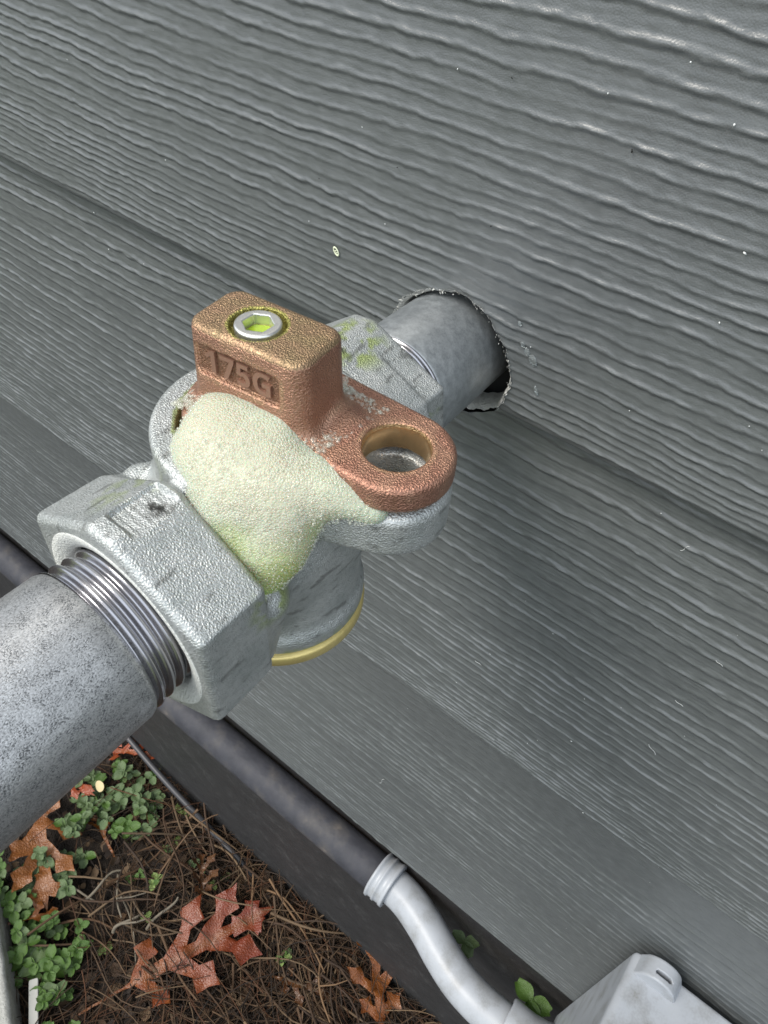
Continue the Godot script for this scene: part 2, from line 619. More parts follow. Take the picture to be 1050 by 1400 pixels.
func board(k: int, y0: float, y1: float, x_lo: float, x_hi: float, dx: float, dy: float, lip: float, drop: float) -> ArrayMesh:
	var xs := spaced(x_lo, x_hi, dx, 1600.0, 1.6)
	var table := spacing_table(k)
	var V := PackedVector3Array()
	var U := PackedInt32Array()
	var rows := int((y1 + 32.0 - y0) / dy)
	var w := xs.size()
	var inhole := PackedByteArray()
	# the rounded lower edge, then the face
	var has_hole := k <= 1
	for j in range(-4, rows + 1):
		for x in xs:
			var v := maxf(j, 0) * dy
			var wav := 0.35 * grain_wave.get_noise_2d(x * 0.02, k * 50.0)
			var y := y0 + v + wav
			var z := lip - drop * v / (y1 - y0)
			if j < 0:
				z = lip - [0.3, 0.7, 4.5, 8.3][-j - 1]
				y = y0 + wav + [-0.35, -0.6, -0.6, -0.6][-j - 1]
			else:
				var fall := 1.0 if v > 0.9 else v / 0.9
				z += grain(k, x, v, table) * fall - 0.2 * (1.0 - fall)
			var hid := 0
			if has_hole:
				var r := Vector2(x, y) - HOLE
				var e := hole_edge(r.angle()) + (0.0 if k == 0 else 0.8)
				if r.length() < e:
					hid = 1
					var p := HOLE + r.normalized() * e
					U.append(V.size())
					inhole.append(1)
					V.append(Vector3(x, y, z))
					continue
			inhole.append(hid)
			V.append(Vector3(x, y, z))
	var I := PackedInt32Array()
	var keep := {}
	for j in rows + 4:
		for i in w - 1:
			var a := j * w + i
			var c := inhole[a] + inhole[a + 1] + inhole[a + w] + inhole[a + w + 1]
			if c == 4:
				continue
			if c > 0:
				for q in [a, a + 1, a + w, a + w + 1]:
					if inhole[q]: keep[q] = true
			I.append_array(PackedInt32Array([a, a + w, a + 1, a + 1, a + w, a + w + 1]))
	for q in keep:
		var r := Vector2(V[q].x, V[q].y) - HOLE
		var p := HOLE + r.normalized() * (hole_edge(r.angle()) + (0.0 if k == 0 else 0.8))
		V[q] = Vector3(p.x, p.y, V[q].z)
	# metres, from the wall's base
	for i in V.size():
		V[i] = V[i] * 0.001 + LIFT
	# grid normals
	var N := PackedVector3Array()
	N.resize(V.size())
	var R := rows + 5
	for j in R:
		for i in w:
			var a := j * w + i
			var l := V[a - 1] if i > 0 else V[a]
			var r := V[a + 1] if i < w - 1 else V[a]
			var dn := V[a - w] if j > 0 else V[a]
			var up := V[a + w] if j < R - 1 else V[a]
			N[a] = (r - l).cross(up - dn).normalized()
	return commit(V, N, I)

func build_wall() -> void:
	var wall := thing("siding_wall", Vector3.ZERO, "dark grey lap siding wall with embossed wood grain and a rough round pipe hole", "wall")
	var b0 := obj("siding_board", board(0, -136.0, 41.5, -345.0, 40.0, 1.1, 0.42, -157.0, 8.0), M.siding_paint, wall)
	tag(b0, "siding board with the ragged pipe hole cut through its lower edge")
	obj("siding_board", board(1, -313.5, -136.0, -450.0, 100.0, 2.0, 0.31, -157.0, 8.0), M.siding_paint, wall)
	obj("siding_board", board(2, -525.0, -313.5, -580.0, 190.0, 2.6, 0.36, -157.0, 9.5), M.siding_paint, wall)
	for k in 9:
		obj("siding_board", board(3 + k, 41.5 + 177.5 * k, 219.0 + 177.5 * k, -500.0, 300.0, 40.0, 3.0, -157.0, 8.0), M.siding_paint, wall)
	# what is behind the boards
	var bm := BoxMesh.new()
	bm.size = Vector3(3.4, 2.25, 0.012)
	obj("sheathing", bm, M.sheathing, wall, at_mm(0, 600, -157.0 - 27.0))
	# thickness of the cut board
	var V := PackedVector3Array()
	var I := PackedInt32Array()
	var n := 220
	for i in n + 1:
		var a := TAU * i / n
		var r := hole_edge(a)
		var p := HOLE + Vector2(cos(a), sin(a)) * r
		var z0 := -157.0 - 8.0 * (p.y + 136.0) / 177.5 + 0.25
		if p.y < -136.0:
			z0 = -165.6
		V.append(at_mm(HOLE.x + cos(a) * (r + 0.35 + 0.25 * sin(a * 23.0) + 0.15 * sin(a * 71.0)), HOLE.y + sin(a) * (r + 0.35 + 0.25 * sin(a * 23.0) + 0.15 * sin(a * 71.0)), z0 + 0.25))
		V.append(at_mm(HOLE.x + cos(a) * (r - 0.9), HOLE.y + sin(a) * (r - 0.9), z0 - 1.5))
		V.append(at_mm(HOLE.x + cos(a) * (r - 0.9), HOLE.y + sin(a) * (r - 0.9), z0 - 8.5))
	for i in n:
		for s in 2:
			var a := i * 3 + s
			I.append_array(PackedInt32Array([a, a + 1, a + 3, a + 3, a + 1, a + 4]))
	obj("cut_edge", commit(V, PackedVector3Array(), I), M.fibre_cement, b0)
	# torn fibres round the cut
	var rng := RandomNumberGenerator.new()
	rng.seed = 77
	var st := SurfaceTool.new()
	st.begin(Mesh.PRIMITIVE_TRIANGLES)
	for i in 170:
		var a := rng.randf_range(-0.55, PI + 0.45)
		var r := hole_edge(a) + rng.randf_range(-0.7, 0.5)
		var p := HOLE + Vector2(cos(a), sin(a)) * r
		if p.y < -136.5: continue
		var z := -157.0 - 8.0 * (p.y + 136.0) / 177.5 + rng.randf_range(0.1, 0.9)
		var s := rng.randf_range(0.07, 0.2) * (2.8 if rng.randf() < 0.12 else 1.0)
		var d := Vector3(rng.randf_range(-1, 1), rng.randf_range(-1, 1), rng.randf_range(-0.2, 1)).normalized() * s * 1.6
		var e := Vector3(rng.randf_range(-1, 1), rng.randf_range(-1, 1), rng.randf_range(-1, 1)).normalized() * s * 0.6
		var f := d.cross(e).normalized() * s * 0.35
		var c := Vector3(p.x, p.y, z)
		var q := [c - d, c + e + f, c - e + f, c - f * 1.5, c + d]
		for tri_ in [[0, 1, 2], [0, 2, 3], [0, 3, 1], [4, 2, 1], [4, 3, 2], [4, 1, 3]]:
			for vv in tri_:
				st.add_vertex(q[vv] * 0.001 + LIFT)
	st.generate_normals()
	tag(obj("torn_fibre", st.commit(), M.torn_fibre, b0), "", "", "", "stuff")

func build_foundation() -> void:
	var st := SurfaceTool.new()
	var xs := spaced(-700.0, 300.0, 12.0, 1600.0, 1.6)
	var V := PackedVector3Array()
	var I := PackedInt32Array()
	var ys := [-498.0, -503.0]
	for i in 40: ys.append(-508.0 - i * 11.5)
	var nz := noise(0.012, FastNoiseLite.TYPE_SIMPLEX_SMOOTH, 4, 61)
	for j in ys.size():
		for x in xs:
			var y: float = ys[j]
			var z := -164.8 + nz.get_noise_2d(x, y * 1.5) * 1.4
			if j == 0: z = -185.0
			V.append(at_mm(x, y, z))
	var w := xs.size()
	for j in ys.size() - 1:
		for i in w - 1:
			var a := j * w + i
			I.append_array(PackedInt32Array([a, a + 1, a + w, a + 1, a + w + 1, a + w]))
	obj("foundation_wall", commit(V, PackedVector3Array(), I), M.foundation_paint)
	tag(get_node("foundation_wall"), "charcoal painted foundation wall below the lowest siding board, running down to the soil", "wall")

# ---------------------------------------------------------------- pipes
func helix(r0: float, r1: float, z0: float, z1: float, pitch: float, depth: float) -> ArrayMesh:   # a turned thread along z, mm
	var V := PackedVector3Array()
	var N := PackedVector3Array()
	var I := PackedInt32Array()
	var segs := 120
	var rows := int((z1 - z0) / 0.18)
	for j in rows + 1:
		for s in segs + 1:
			var a := TAU * s / segs
			var z := z0 + (z1 - z0) * j / rows
			var t := fposmod(z / pitch + a / TAU, 1.0)
			var ridge := absf(t - 0.5) * 2.0
			var r := lerpf(r0, r1, float(j) / rows) - depth * smoothstep(0.18, 0.95, ridge)
			V.append(Vector3(r * cos(a), r * sin(a), z) * 0.001)
	N.resize(V.size())
	var w := segs + 1
	for j in rows + 1:
		for s in w:
			var a := j * w + s
			var l := j * w + (s - 1 if s > 0 else segs - 1)
			var r := j * w + (s + 1 if s < segs else 1)
			var d := maxi(j - 1, 0) * w + s
			var u := mini(j + 1, rows) * w + s
			N[a] = (V[r] - V[l]).cross(V[u] - V[d]).normalized()
	for j in rows:
		for s in segs:
			var a := j * w + s
			I.append_array(PackedInt32Array([a, a + w, a + 1, a + 1, a + w, a + w + 1]))
	return commit(V, N, I)

func build_pipes() -> void:
	var base := Vector3(VALVE.x, VALVE.y, 0) * 0.001 + LIFT
	var p := thing("galvanized_pipe", base, "thick galvanized steel pipe with bare thread, running out of the lower left towards the viewer", "pipe")
	var pr := PackedVector2Array([Vector2(14.9, -31.4), Vector2(15.6, -31.4), Vector2(16.3, -30.7), Vector2(16.7, -29.6)])
	for i in 30: pr.append(Vector2(16.7, -26.0 + i * 4.0))
	pr.append(Vector2(16.0, 91.0)); pr.append(Vector2(13.3, 91.0)); pr.append(Vector2(13.3, 60.0))
	for i in pr.size(): pr[i] *= 0.001
	obj("pipe", lathe(pr, 96, Vector3.BACK, TAU, PI), M.galvanized, p)
	obj("thread", helix(15.6, 16.4, -42.0, -31.0, 2.6, 1.05), M.thread_steel, p)
	# the stub in the wall leans a little, as fitted
	var a := Vector3(-89.4, -123.4, -115.0)
	var b := Vector3(-94.6, -129.6, -182.0)
	var s := thing("pipe_stub", a * 0.001 + LIFT, "short dull galvanized pipe stub between the valve and the hole in the siding", "pipe")
	s.basis = Basis(Quaternion(Vector3.FORWARD, (b - a).normalized()))
	pr = PackedVector2Array([Vector2(14.6, 13.8), Vector2(15.9, 14.2), Vector2(16.7, 15.4), Vector2(16.7, 30.0), Vector2(16.7, 50.0), Vector2(16.7, 69.0), Vector2(13.0, 69.0)])
	for i in pr.size(): pr[i] *= 0.001
	obj("pipe", lathe(pr, 96, Vector3.FORWARD, TAU, PI), M.galvanized_dull, s)
	obj("thread", helix(16.4, 15.6, -16.0, 0.0, 2.6, 1.0), M.thread_steel, s)

# ---------------------------------------------------------------- the valve
func hex2(p: Vector2, ap: float) -> float:            # flat faces at 0, 60, 120 degrees: corners point up and down
	var ax := absf(p.x)
	var b := absf(p.x * 0.5 + p.y * 0.8660254)
	var c := absf(-p.x * 0.5 + p.y * 0.8660254)
	return maxf(ax, maxf(b, c)) - ap

func nut(p: Vector3, z0: float, z1: float, ap: float, draft: float, r: float) -> float:
	var mid := (z0 + z1) * 0.5
	var h := hex2(Vector2(p.x, p.y), ap - r + draft * (p.z - mid))
	h = maxf(h, p.y - 24.6 + r)
	var dz := absf(p.z - mid) - (z1 - z0) * 0.5 + r
	var o := Vector2(maxf(h, 0.0), maxf(dz, 0.0)).length() + minf(maxf(h, dz), 0.0)
	return o - r

func ucap(p: Vector2, a: Vector2, b: Vector2, ra: float, rb: float) -> float:   # circle a joined to circle b
	var ba := b - a
	var l := ba.length()
	var pa := p - a
	var d := ba / l
	var q := Vector2(absf(pa.x * -d.y + pa.y * d.x), pa.dot(d))
	var k := (ra - rb) / l
	var c := sqrt(1.0 - k * k)
	var kk := q.dot(Vector2(-k, c))
	if kk < 0.0: return q.length() - ra
	if kk > c * l: return (q - Vector2(0, l)).length() - rb
	return q.dot(Vector2(c, k)) - ra

func slab(d2: float, y: float, y0: float, y1: float, r: float) -> float:       # an outline given thickness, edges rounded by r
	var dy := absf(y - (y0 + y1) * 0.5) - (y1 - y0) * 0.5 + r
	var dx := d2 + r
	return Vector2(maxf(dx, 0.0), maxf(dy, 0.0)).length() + minf(maxf(dx, dy), 0.0) - r

func seg(p: Vector3, a: Vector3, b: Vector3) -> float:
	var pa := p - a
	var ba := b - a
	return (pa - ba * clampf(pa.dot(ba) / ba.dot(ba), 0.0, 1.0)).length()

const TILT := Vector2(-7.2, -2.2)    # how far the wall end of the valve lies off the stem's own line
func valve_sdf(p: Vector3) -> float:
	var near := nut(p, 23.5, 40.0, 22.6, 0.03, 1.8)
	var q := p - Vector3(TILT.x, TILT.y, 0.0)
	q = Vector3(q.x * 0.9925 + q.y * 0.1219, -q.x * 0.1219 + q.y * 0.9925, q.z)
	var far := nut(q, -44.5, -25.0, 22.5, -0.02, 1.6)
	var axr := Vector2(p.x, p.y).length()
	# neck along the pipe
	var neck := maxf(axr - 19.0, absf(p.z) - 36.0)
	# plug housing along the stem
	var rr := Vector2(p.x, p.z).length()
	var house := slab(rr - 19.6, p.y, -28.0, 16.0, 1.5)
	var rim := slab(rr - 20.5, p.y, -28.6, -23.6, 1.6)
	var d := smin(neck, house, 5.0)
	d = smin(d, rim, 3.0)
	d = smin(d, near, 1.8)
	d = smin(d, far, 1.8)
	# top flange with its lock wing
	var ring := slab(rr - 22.3, p.y, 10.5, 25.0, 1.6)
	var wing := slab(ucap(Vector2(p.x, p.z), Vector2(3.0, -1.0), Vector2(26.8, -5.4), 17.0, 11.8), p.y, 11.8, 22.6, 2.0)
	d = smin(d, smin(ring, wing, 2.0), 2.5)
	# small lug beside the flange
	d = smin(d, (p - Vector3(-17.5, 12.0, 19.5)).length() - 2.4, 5.0)
	# side rib where the neck meets the near nut
	d = smin(d, seg(p, Vector3(17.4, 2.0, 20.5), Vector3(15.5, -16.0, 21.5)) - lerpf(3.4, 5.0, clampf((p.y + 16.0) / 18.0, 0.0, 1.0)), 2.5)
	# gates ground flat along the top corner, with the wheel's ripple
	if p.y > 20.0 and absf(p.x - 0.8) < 3.4 and p.z > 25.0 and p.z < 36.0:
		d = maxf(d, p.y - 23.5 - 0.10 * sin(p.z * 4.2))
	if p.y > 22.0 and rr > 15.0 and rr < 22.0:
		d = maxf(d, p.y - 24.9 - 0.07 * sin((p.x * 0.8 - p.z * 0.6) * 4.4))
	d = maxf(d, 5.9 - Vector2(p.x - 27.2, p.z + 5.4).length())
	# gap round the handle's foot, and the bores
	d = maxf(d, -slab(rr - 17.0, p.y, 19.5, 40.0, 0.5))
	var mouth := 17.1 + clampf((p.z - 38.2) * 1.6, 0.0, 3.0)
	d = maxf(d, -maxf(axr - mouth, 30.0 - p.z))
	d = maxf(d, -maxf(Vector2(p.x - TILT.x, p.y - TILT.y).length() - 16.8, p.z + 38.0))
	return d

var tone := noise(0.10, FastNoiseLite.TYPE_SIMPLEX_SMOOTH, 3, 71)
var blot := noise(0.22, FastNoiseLite.TYPE_SIMPLEX_SMOOTH, 3, 72)
func valve_paint(p: Vector3, n: Vector3) -> Color:
	var c := Color(0.63, 0.645, 0.635)
	c = c.lerp(Color(0.52, 0.545, 0.535), clampf(0.5 + tone.get_noise_3dv(p) * 1.2, 0.0, 1.0))
	var b := blot.get_noise_3dv(p)
	# dyed soap dried on the iron: flange gap, far nut, foot of the near nut
	var soap := 0.0
	var rr := Vector2(p.x, p.z).length()
	if p.y > 18.0 and rr > 14.0 and rr < 17.9: soap = 0.9
	soap = maxf(soap, smoothstep(11.0, 5.0, (p - Vector3(-7, 22, -34)).length()) * smoothstep(-0.12, 0.15, b))
	soap = maxf(soap, smoothstep(5.0, 2.0, absf(p.x - 17.5) + absf(p.y - 10.0) * 0.6) * (1.0 if p.z < -24.0 else 0.0) * smoothstep(0.0, 0.2, b))
	soap = maxf(soap, smoothstep(9.0, 4.0, (p - Vector3(19, 8, 22)).length()) * smoothstep(-0.25, 0.1, b))
	soap = maxf(soap, smoothstep(10.0, 3.0, (p - Vector3(-8, 21, 28)).length()) * smoothstep(0.05, 0.3, b) * 0.5)
	soap = maxf(soap, smoothstep(-24.0, -28.0, p.y) * smoothstep(-0.1, 0.25, b) * 0.7)
	c = c.lerp(Color(0.40, 0.50, 0.10), clampf(soap, 0.0, 1.0) * 0.75)
	# black knocks in the coating where the casting gate was ground off
	var gate := smoothstep(3.2, 1.6, Vector2((p.z - 27.5) * 0.7, p.x - 1.5).length()) if p.y > 20.0 and p.z > 0.0 else 0.0
	gate = maxf(gate, smoothstep(2.6, 1.0, Vector2((p.z + 31.0) * 0.8, p.x + 7.0).length()) if p.y > 18.0 and p.z < 0.0 else 0.0)
	c = c.lerp(Color(0.05, 0.05, 0.045), gate * smoothstep(-0.05, 0.15, b))
	# dark scrapes along the corners
	var scr := smoothstep(0.40, 0.50, blot.get_noise_3d(p.x * 1.4, p.y * 1.4 + 40.0, p.z * 0.35))
	c = c.lerp(Color(0.17, 0.17, 0.16), scr * 0.6)
	return c

func rbox2(p: Vector2, hx: float, hz: float, r: float) -> float:
	var q := Vector2(absf(p.x) - hx + r, absf(p.y) - hz + r)
	return Vector2(maxf(q.x, 0.0), maxf(q.y, 0.0)).length() + minf(maxf(q.x, q.y), 0.0) - r

const TURN := 0.105        # how far the handle stands off square
func handle_local(p: Vector3) -> Vector3:
	var c := cos(TURN)
	var s := sin(TURN)
	var x := p.x - 1.2
	var z := p.z + 0.6
	return Vector3(x * c - z * s, p.y, x * s + z * c)

func handle_sdf(p: Vector3) -> float:
	var rr := Vector2(p.x, p.z).length()
	var foot := slab(rr - 15.6, p.y, 20.5, 28.6, 1.5)
	var tab := slab(ucap(Vector2(p.x, p.z), Vector2(6.0, -4.4), Vector2(27.5, -5.2), 11.6, 11.2), p.y, 24.0, 30.2, 1.5)
	var d := smin(foot, tab, 2.0)
	var l := handle_local(p)
	var grow := (46.0 - p.y) * 0.03
	var blk := slab(rbox2(Vector2(l.x, l.z), 12.6 + grow, 7.2 + grow, 3.6), p.y, 24.0, 46.0, 1.5)
	d = smin(d, blk, 3.2)
	# the small raised brow in front of the lock hole
	d = smin(d, (p - Vector3(16.5, 28.3, -5.0)).length() - 2.4, 5.0)
	# lock hole, cut clean
	d = maxf(d, 6.35 - Vector2(p.x - 27.6, p.z + 5.4).length())
	# sunk name panel on the front
	d = maxf(d, -maxf(rbox2(Vector2(l.x + 1.2, p.y - 39.2), 9.2, 3.1, 0.8), 6.5 - l.z))
	# seat of the screw
	d = maxf(d, -maxf(rr - 5.1, 44.2 - p.y))
	return d

func handle_paint(p: Vector3, n: Vector3) -> Color:
	var c := Color(0.55, 0.32, 0.225)
	var b := blot.get_noise_3dv(p * 0.8)
	c = c.lerp(Color(0.47, 0.25, 0.18), clampf(0.5 + b * 1.8, 0.0, 1.0) * (1.0 if p.y < 31.5 else 0.45))
	# brown tarnish on the worn top
	if p.y > 45.0:
		c = c.lerp(Color(0.42, 0.31, 0.18), clampf(0.78 + b * 0.5, 0.0, 1.0))
	# corners rubbed to lighter metal
	var worn := smoothstep(-1.35, -0.75, handle_sdf(p - n * 1.6))
	c = c.lerp(Color(0.60, 0.40, 0.25), worn * clampf(0.55 + b * 1.5, 0.0, 1.0) * 0.8)
	# bare metal inside the drilled hole
	if Vector2(p.x - 27.6, p.z + 5.4).length() < 6.7 and p.y < 29.9:
		c = Color(0.78, 0.56, 0.30)
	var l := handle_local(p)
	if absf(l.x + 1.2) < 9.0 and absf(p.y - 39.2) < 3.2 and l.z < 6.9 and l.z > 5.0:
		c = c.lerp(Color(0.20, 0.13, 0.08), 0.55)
	var rr := Vector2(p.x, p.z).length()
	if p.y > 43.0 and rr < 5.6:
		c = c.lerp(Color(0.42, 0.46, 0.10), 0.7)
	return c

func build_valve() -> void:
	var v := thing("gas_valve", VALVE * 0.001 + LIFT, "zinc coated cast iron gas shut-off valve with bronze lever, covered by soap foam", "valve")
	obj("valve_body", net(valve_sdf, Vector3(-34, -32, -47), Vector3(42, 29, 43), 0.62, valve_paint), M.zinc_cast, v)
	var h := obj("handle", net(handle_sdf, Vector3(-18, 19, -19), Vector3(41, 48.5, 18), 0.42, handle_paint), M.bronze_cast, v)
	var tm := TextMesh.new()
	var sf := SystemFont.new()
	sf.font_names = PackedStringArray(["Droid Sans"])
	sf.font_weight = 700
	tm.font = sf
	tm.text = "175G"
	tm.font_size = 64
	tm.pixel_size = 0.0000985
	tm.depth = 0.0008
	var t := obj("raised_lettering", tm, M.bronze_letter, h)
	var zz := Basis(Vector3.UP, -TURN)
	t.basis = Basis(Vector3.UP, TURN)
	var c := Vector3(-1.2, 39.2, 6.65)
	var cc := cos(TURN)
	var ss := sin(TURN)
	t.position = Vector3(1.2 + c.x * cc + c.z * ss, c.y, -0.6 - c.x * ss + c.z * cc) * 0.001
	# drilled lock hole, bright brass
	var lr := PackedVector2Array([Vector2(6.32, 24.3), Vector2(6.28, 24.8), Vector2(6.28, 29.0), Vector2(6.6, 29.75)])
	for i in lr.size(): lr[i] *= 0.001
	obj("lock_hole_lining", lathe(lr, 64), M.bright_brass, h, Vector3(0.0276, 0, -0.0054))
	# bottom cap
	var pr := PackedVector2Array([Vector2(0.0, -33.2), Vector2(19.5, -33.2), Vector2(20.5, -33.0), Vector2(21.1, -32.2), Vector2(21.1, -29.9), Vector2(20.7, -29.2), Vector2(19.0, -29.0), Vector2(0, -29.0)])
	for i in pr.size(): pr[i] *= 0.001
	pr.reverse()
	obj("bottom_cap", lathe(pr, 96), M.yellow_zinc, v)
	# pipe dope squeezed out round the joint
	pr = PackedVector2Array([Vector2(16.2, 37.0), Vector2(16.6, 38.9), Vector2(17.6, 39.4), Vector2(18.9, 39.9), Vector2(20.4, 40.15), Vector2(20.8, 39.6), Vector2(20.8, 38.0)])
	for i in pr.size(): pr[i] *= 0.001
	pr.reverse()
	obj("sealant_ring", lathe(pr, 96, Vector3.BACK), M.pipe_dope, v)
	# socket screw in the lever's top
	var sc := func(p: Vector3) -> float:
		var rr := Vector2(p.x, p.z).length()
		var d := slab(rr - 4.25, p.y, 40.0, 46.2, 0.5)
		d = maxf(d, -maxf(hex2(Vector2(p.x, p.z), 2.45), 42.6 - p.y))
		return maxf(d, -(3.3 + (p.y - 46.0) * 0.9 - rr + 0.0) if false else d)
	obj("socket_screw", net(sc, Vector3(-5, 41.0, -5), Vector3(5, 47, 5), 0.2), M.screw_steel, v)

# ---------------------------------------------------------------- foam
var foam_balls := [
	[Vector3(-4, 28, 8), 4.2], [Vector3(3, 29, 7), 4.2], [Vector3(9, 30.5, 5.5), 3.4], [Vector3(-5, 18, 13), 7.0], [Vector3(0, 23, 13), 7.5], [Vector3(6, 20, 15), 8.0], [Vector3(12, 24, 9.5), 7.5], [Vector3(15, 19, 10), 7.5],
	[Vector3(21, 25, 5.5), 4.6], [Vector3(26, 23.6, 4.8), 3.0], [Vector3(31, 22.4, 3.6), 1.8], [Vector3(5, 13, 18), 7.5], [Vector3(10, 8, 19.5), 6.2], [Vector3(14.5, 4, 20.5), 5.2], [Vector3(16, 12, 15), 6.2], [Vector3(1, 27, 10), 6.0], [Vector3(-2, 12, 20), 6.0]]
var foam_lumps := noise(0.16, FastNoiseLite.TYPE_SIMPLEX_SMOOTH, 3, 81)
func foam_sdf(p: Vector3) -> float:
	var d := 1e3
	for b in foam_balls:
		d = smin(d, (p - b[0]).length() - b[1], 6.5)
	return d + foam_lumps.get_noise_3dv(p) * 0.2 + 0.35

func foam_paint(p: Vector3, n: Vector3) -> Color:
	# cream where it is thick, the dye shows where it has run together lower down
	var t := clampf((p.y - 7.0) / 15.0 + tone.get_noise_3dv(p) * 0.4, 0.0, 1.0)
	return Color(0.42, 0.49, 0.13).lerp(Color(0.56, 0.56, 0.43), t)

func build_foam() -> void:
	var f := obj("soap_foam", net(foam_sdf, Vector3(-15, -3, -3), Vector3(38, 38, 30), 0.42, foam_paint), M.foam, null, VALVE * 0.001 + LIFT)
	tag(f, "pale yellow green soap foam heaped against the bronze lever and running down the valve", "foam")
	# looser froth: single bubbles on the lever's foot and round the heap
	var sm := SphereMesh.new()
	sm.radius = 0.001
	sm.height = 0.002
	sm.radial_segments = 14
	sm.rings = 8
	var mm := MultiMesh.new()
	mm.transform_format = MultiMesh.TRANSFORM_3D
	mm.mesh = sm
	mm.instance_count = 12000
	var rng := RandomNumberGenerator.new()
	rng.seed = 83
	for i in mm.instance_count:
		var q := Vector3.ZERO
		var r := rng.randf_range(0.18, 0.45)
		if i < 1000:      # right of the block, on the tab
			var u := rng.randf()
			var v := rng.randf()
			q = Vector3(lerpf(8.5, 19.0, u * u) + 1.5 * v, 30.2 + 2.4 * exp(-u * u * 14.0) * rng.randf() + r * 0.4, lerpf(5.0, -12.5, v))
			if rng.randf() < 0.12: r *= 1.8
		elif i < 1400:   # left foot of the block
			var u := rng.randf()
			q = Vector3(lerpf(-12.5, -5.0, u), 28.6 + 3.5 * rng.randf() * u, lerpf(3.5, 12.0, rng.randf()))
		else:            # skirt of the heap
			q = Vector3(8, 22, 8)
			for t in 30:
				var q1 := Vector3(rng.randf_range(-13, 32), rng.randf_range(0, 34), rng.randf_range(2, 28))
				var dd := foam_sdf(q1)
				if dd < 2.0 and dd > -2.0:
					var gx := Vector3(foam_sdf(q1 + Vector3(0.2, 0, 0)) - dd, foam_sdf(q1 + Vector3(0, 0.2, 0)) - dd, foam_sdf(q1 + Vector3(0, 0, 0.2)) - dd).normalized()
					q = q1 - gx * dd
					break
			r *= 0.6
		mm.set_instance_transform(i, Transform3D(Basis.from_scale(Vector3.ONE * r), VALVE * 0.001 + LIFT + q * 0.001))
	var fb := MultiMeshInstance3D.new()
	fb.name = "froth_bubbles"
	fb.multimesh = mm
	fb.material_override = M.bubble
	add_child(fb, true)
	tag(fb, "loose clear soap bubbles around the foot of the bronze lever", "bubbles", "", "stuff")
	# dyed soap standing in the screw socket
	var pool := func(p: Vector3) -> float: return slab(hex2(Vector2(p.x, p.z), 2.4), p.y, 42.5, 44.3, 0.25)
	var lq := obj("soap_puddle", net(pool, Vector3(-3.2, 42, -3.2), Vector3(3.2, 45, 3.2), 0.2), M.soap_liquid, null, VALVE * 0.001 + LIFT)
	tag(lq, "bright green soap liquid standing in the hexagon socket of the screw", "liquid")

# ---------------------------------------------------------------- conduit
func build_conduit() -> void:
	var paint := thing("painted_conduit", at_mm(-300, -560, -150), "charcoal painted conduit running along the foundation under the lowest board", "conduit")
	var pts := PackedVector3Array()
	for i in 40: pts.append(Vector3(-1.3 + i * 0.0391, 0.0006 * sin(i * 0.7), 0))
	obj("pipe", tube(pts, even(40, 0.0132), 40), M.conduit_paint, paint)

	var g := thing("grey_conduit", at_mm(-75, -560, -150), "bare grey plastic conduit bending out from the painted run, with a white lipped coupling", "conduit")
	pts = PackedVector3Array()
	var way := [Vector3(0, 0, 0), Vector3(12, 0, 0), Vector3(24, -0.3, 2), Vector3(40, -1, 7), Vector3(56, -2, 13), Vector3(72, -2, 18), Vector3(88, -1, 20.5), Vector3(104, 0, 21), Vector3(122, 2, 21)]
	var cv := Curve3D.new()
	for i in way.size():
		var t: Vector3 = (way[mini(i + 1, way.size() - 1)] - way[maxi(i - 1, 0)]) / 6.0
		cv.add_point(way[i] * 0.001, -t * 0.001, t * 0.001)
	cv.bake_interval = 0.003
	pts = cv.get_baked_points()
	obj("bend", tube(pts, even(pts.size(), 0.0126), 48), M.grey_pvc, g)
	var pr := PackedVector2Array([Vector2(13.0, -9), Vector2(15.2, -9), Vector2(16.4, -8.4), Vector2(16.6, -7.0), Vector2(15.6, -6.2), Vector2(15.4, -3.2), Vector2(16.2, -2.8), Vector2(16.3, -1.4), Vector2(15.5, -0.9), Vector2(15.4, 2.6), Vector2(15.9, 3.0), Vector2(16.1, 4.6), Vector2(16.2, 5.6), Vector2(13.2, 6.0)])
	for i in pr.size(): pr[i] *= 0.001
	obj("coupling", lathe(pr, 64, Vector3.RIGHT), M.grey_pvc, g)

	var b := thing("junction_box", at_mm(58, -396, -157), "pale grey plastic junction box on the siding with a slotted mounting ear", "junction box")
	var box := func(p: Vector3) -> float:
		var q := Vector2(absf(p.x - 35.0) - 35.0, absf(p.y + 85.0) - 85.0)
		var d := maxf(q.x, q.y)
		d = Vector2(maxf(q.x + 4.0, 0.0), maxf(q.y + 4.0, 0.0)).length() + minf(maxf(q.x + 4.0, q.y + 4.0), 0.0) - 4.0
		return slab(d, p.z, 0.0, 52.0, 2.0)
	obj("box", net(box, Vector3(-3, -174, -3), Vector3(74, 3, 55), 1.4), M.grey_pvc, b)
	var ear := func(p: Vector3) -> float:
		var d := ucap(Vector2(p.x, p.y), Vector2(13.0, -3.0), Vector2(13.0, 1.5), 10.5, 9.0)
		d = slab(d, p.z, 0.2, 10.5, 1.0)
		return maxf(d, -slab(ucap(Vector2(p.x, p.z), Vector2(10.5, 6.6), Vector2(16.5, 6.6), 0.9, 0.901), p.y, 5.0, 20.0, 0.1))
	obj("mounting_ear", net(ear, Vector3(-1, -6, -1), Vector3(26, 14, 13), 0.5), M.grey_pvc, b)
	pr = PackedVector2Array([Vector2(13.4, -26), Vector2(15.8, -26), Vector2(16.6, -25), Vector2(16.8, -12), Vector2(18.2, -4), Vector2(20, 0.5)])
	for i in pr.size(): pr[i] *= 0.001
	obj("hub", lathe(pr, 64, Vector3.RIGHT), M.grey_pvc, b, Vector3(0, -0.162, 0.028))

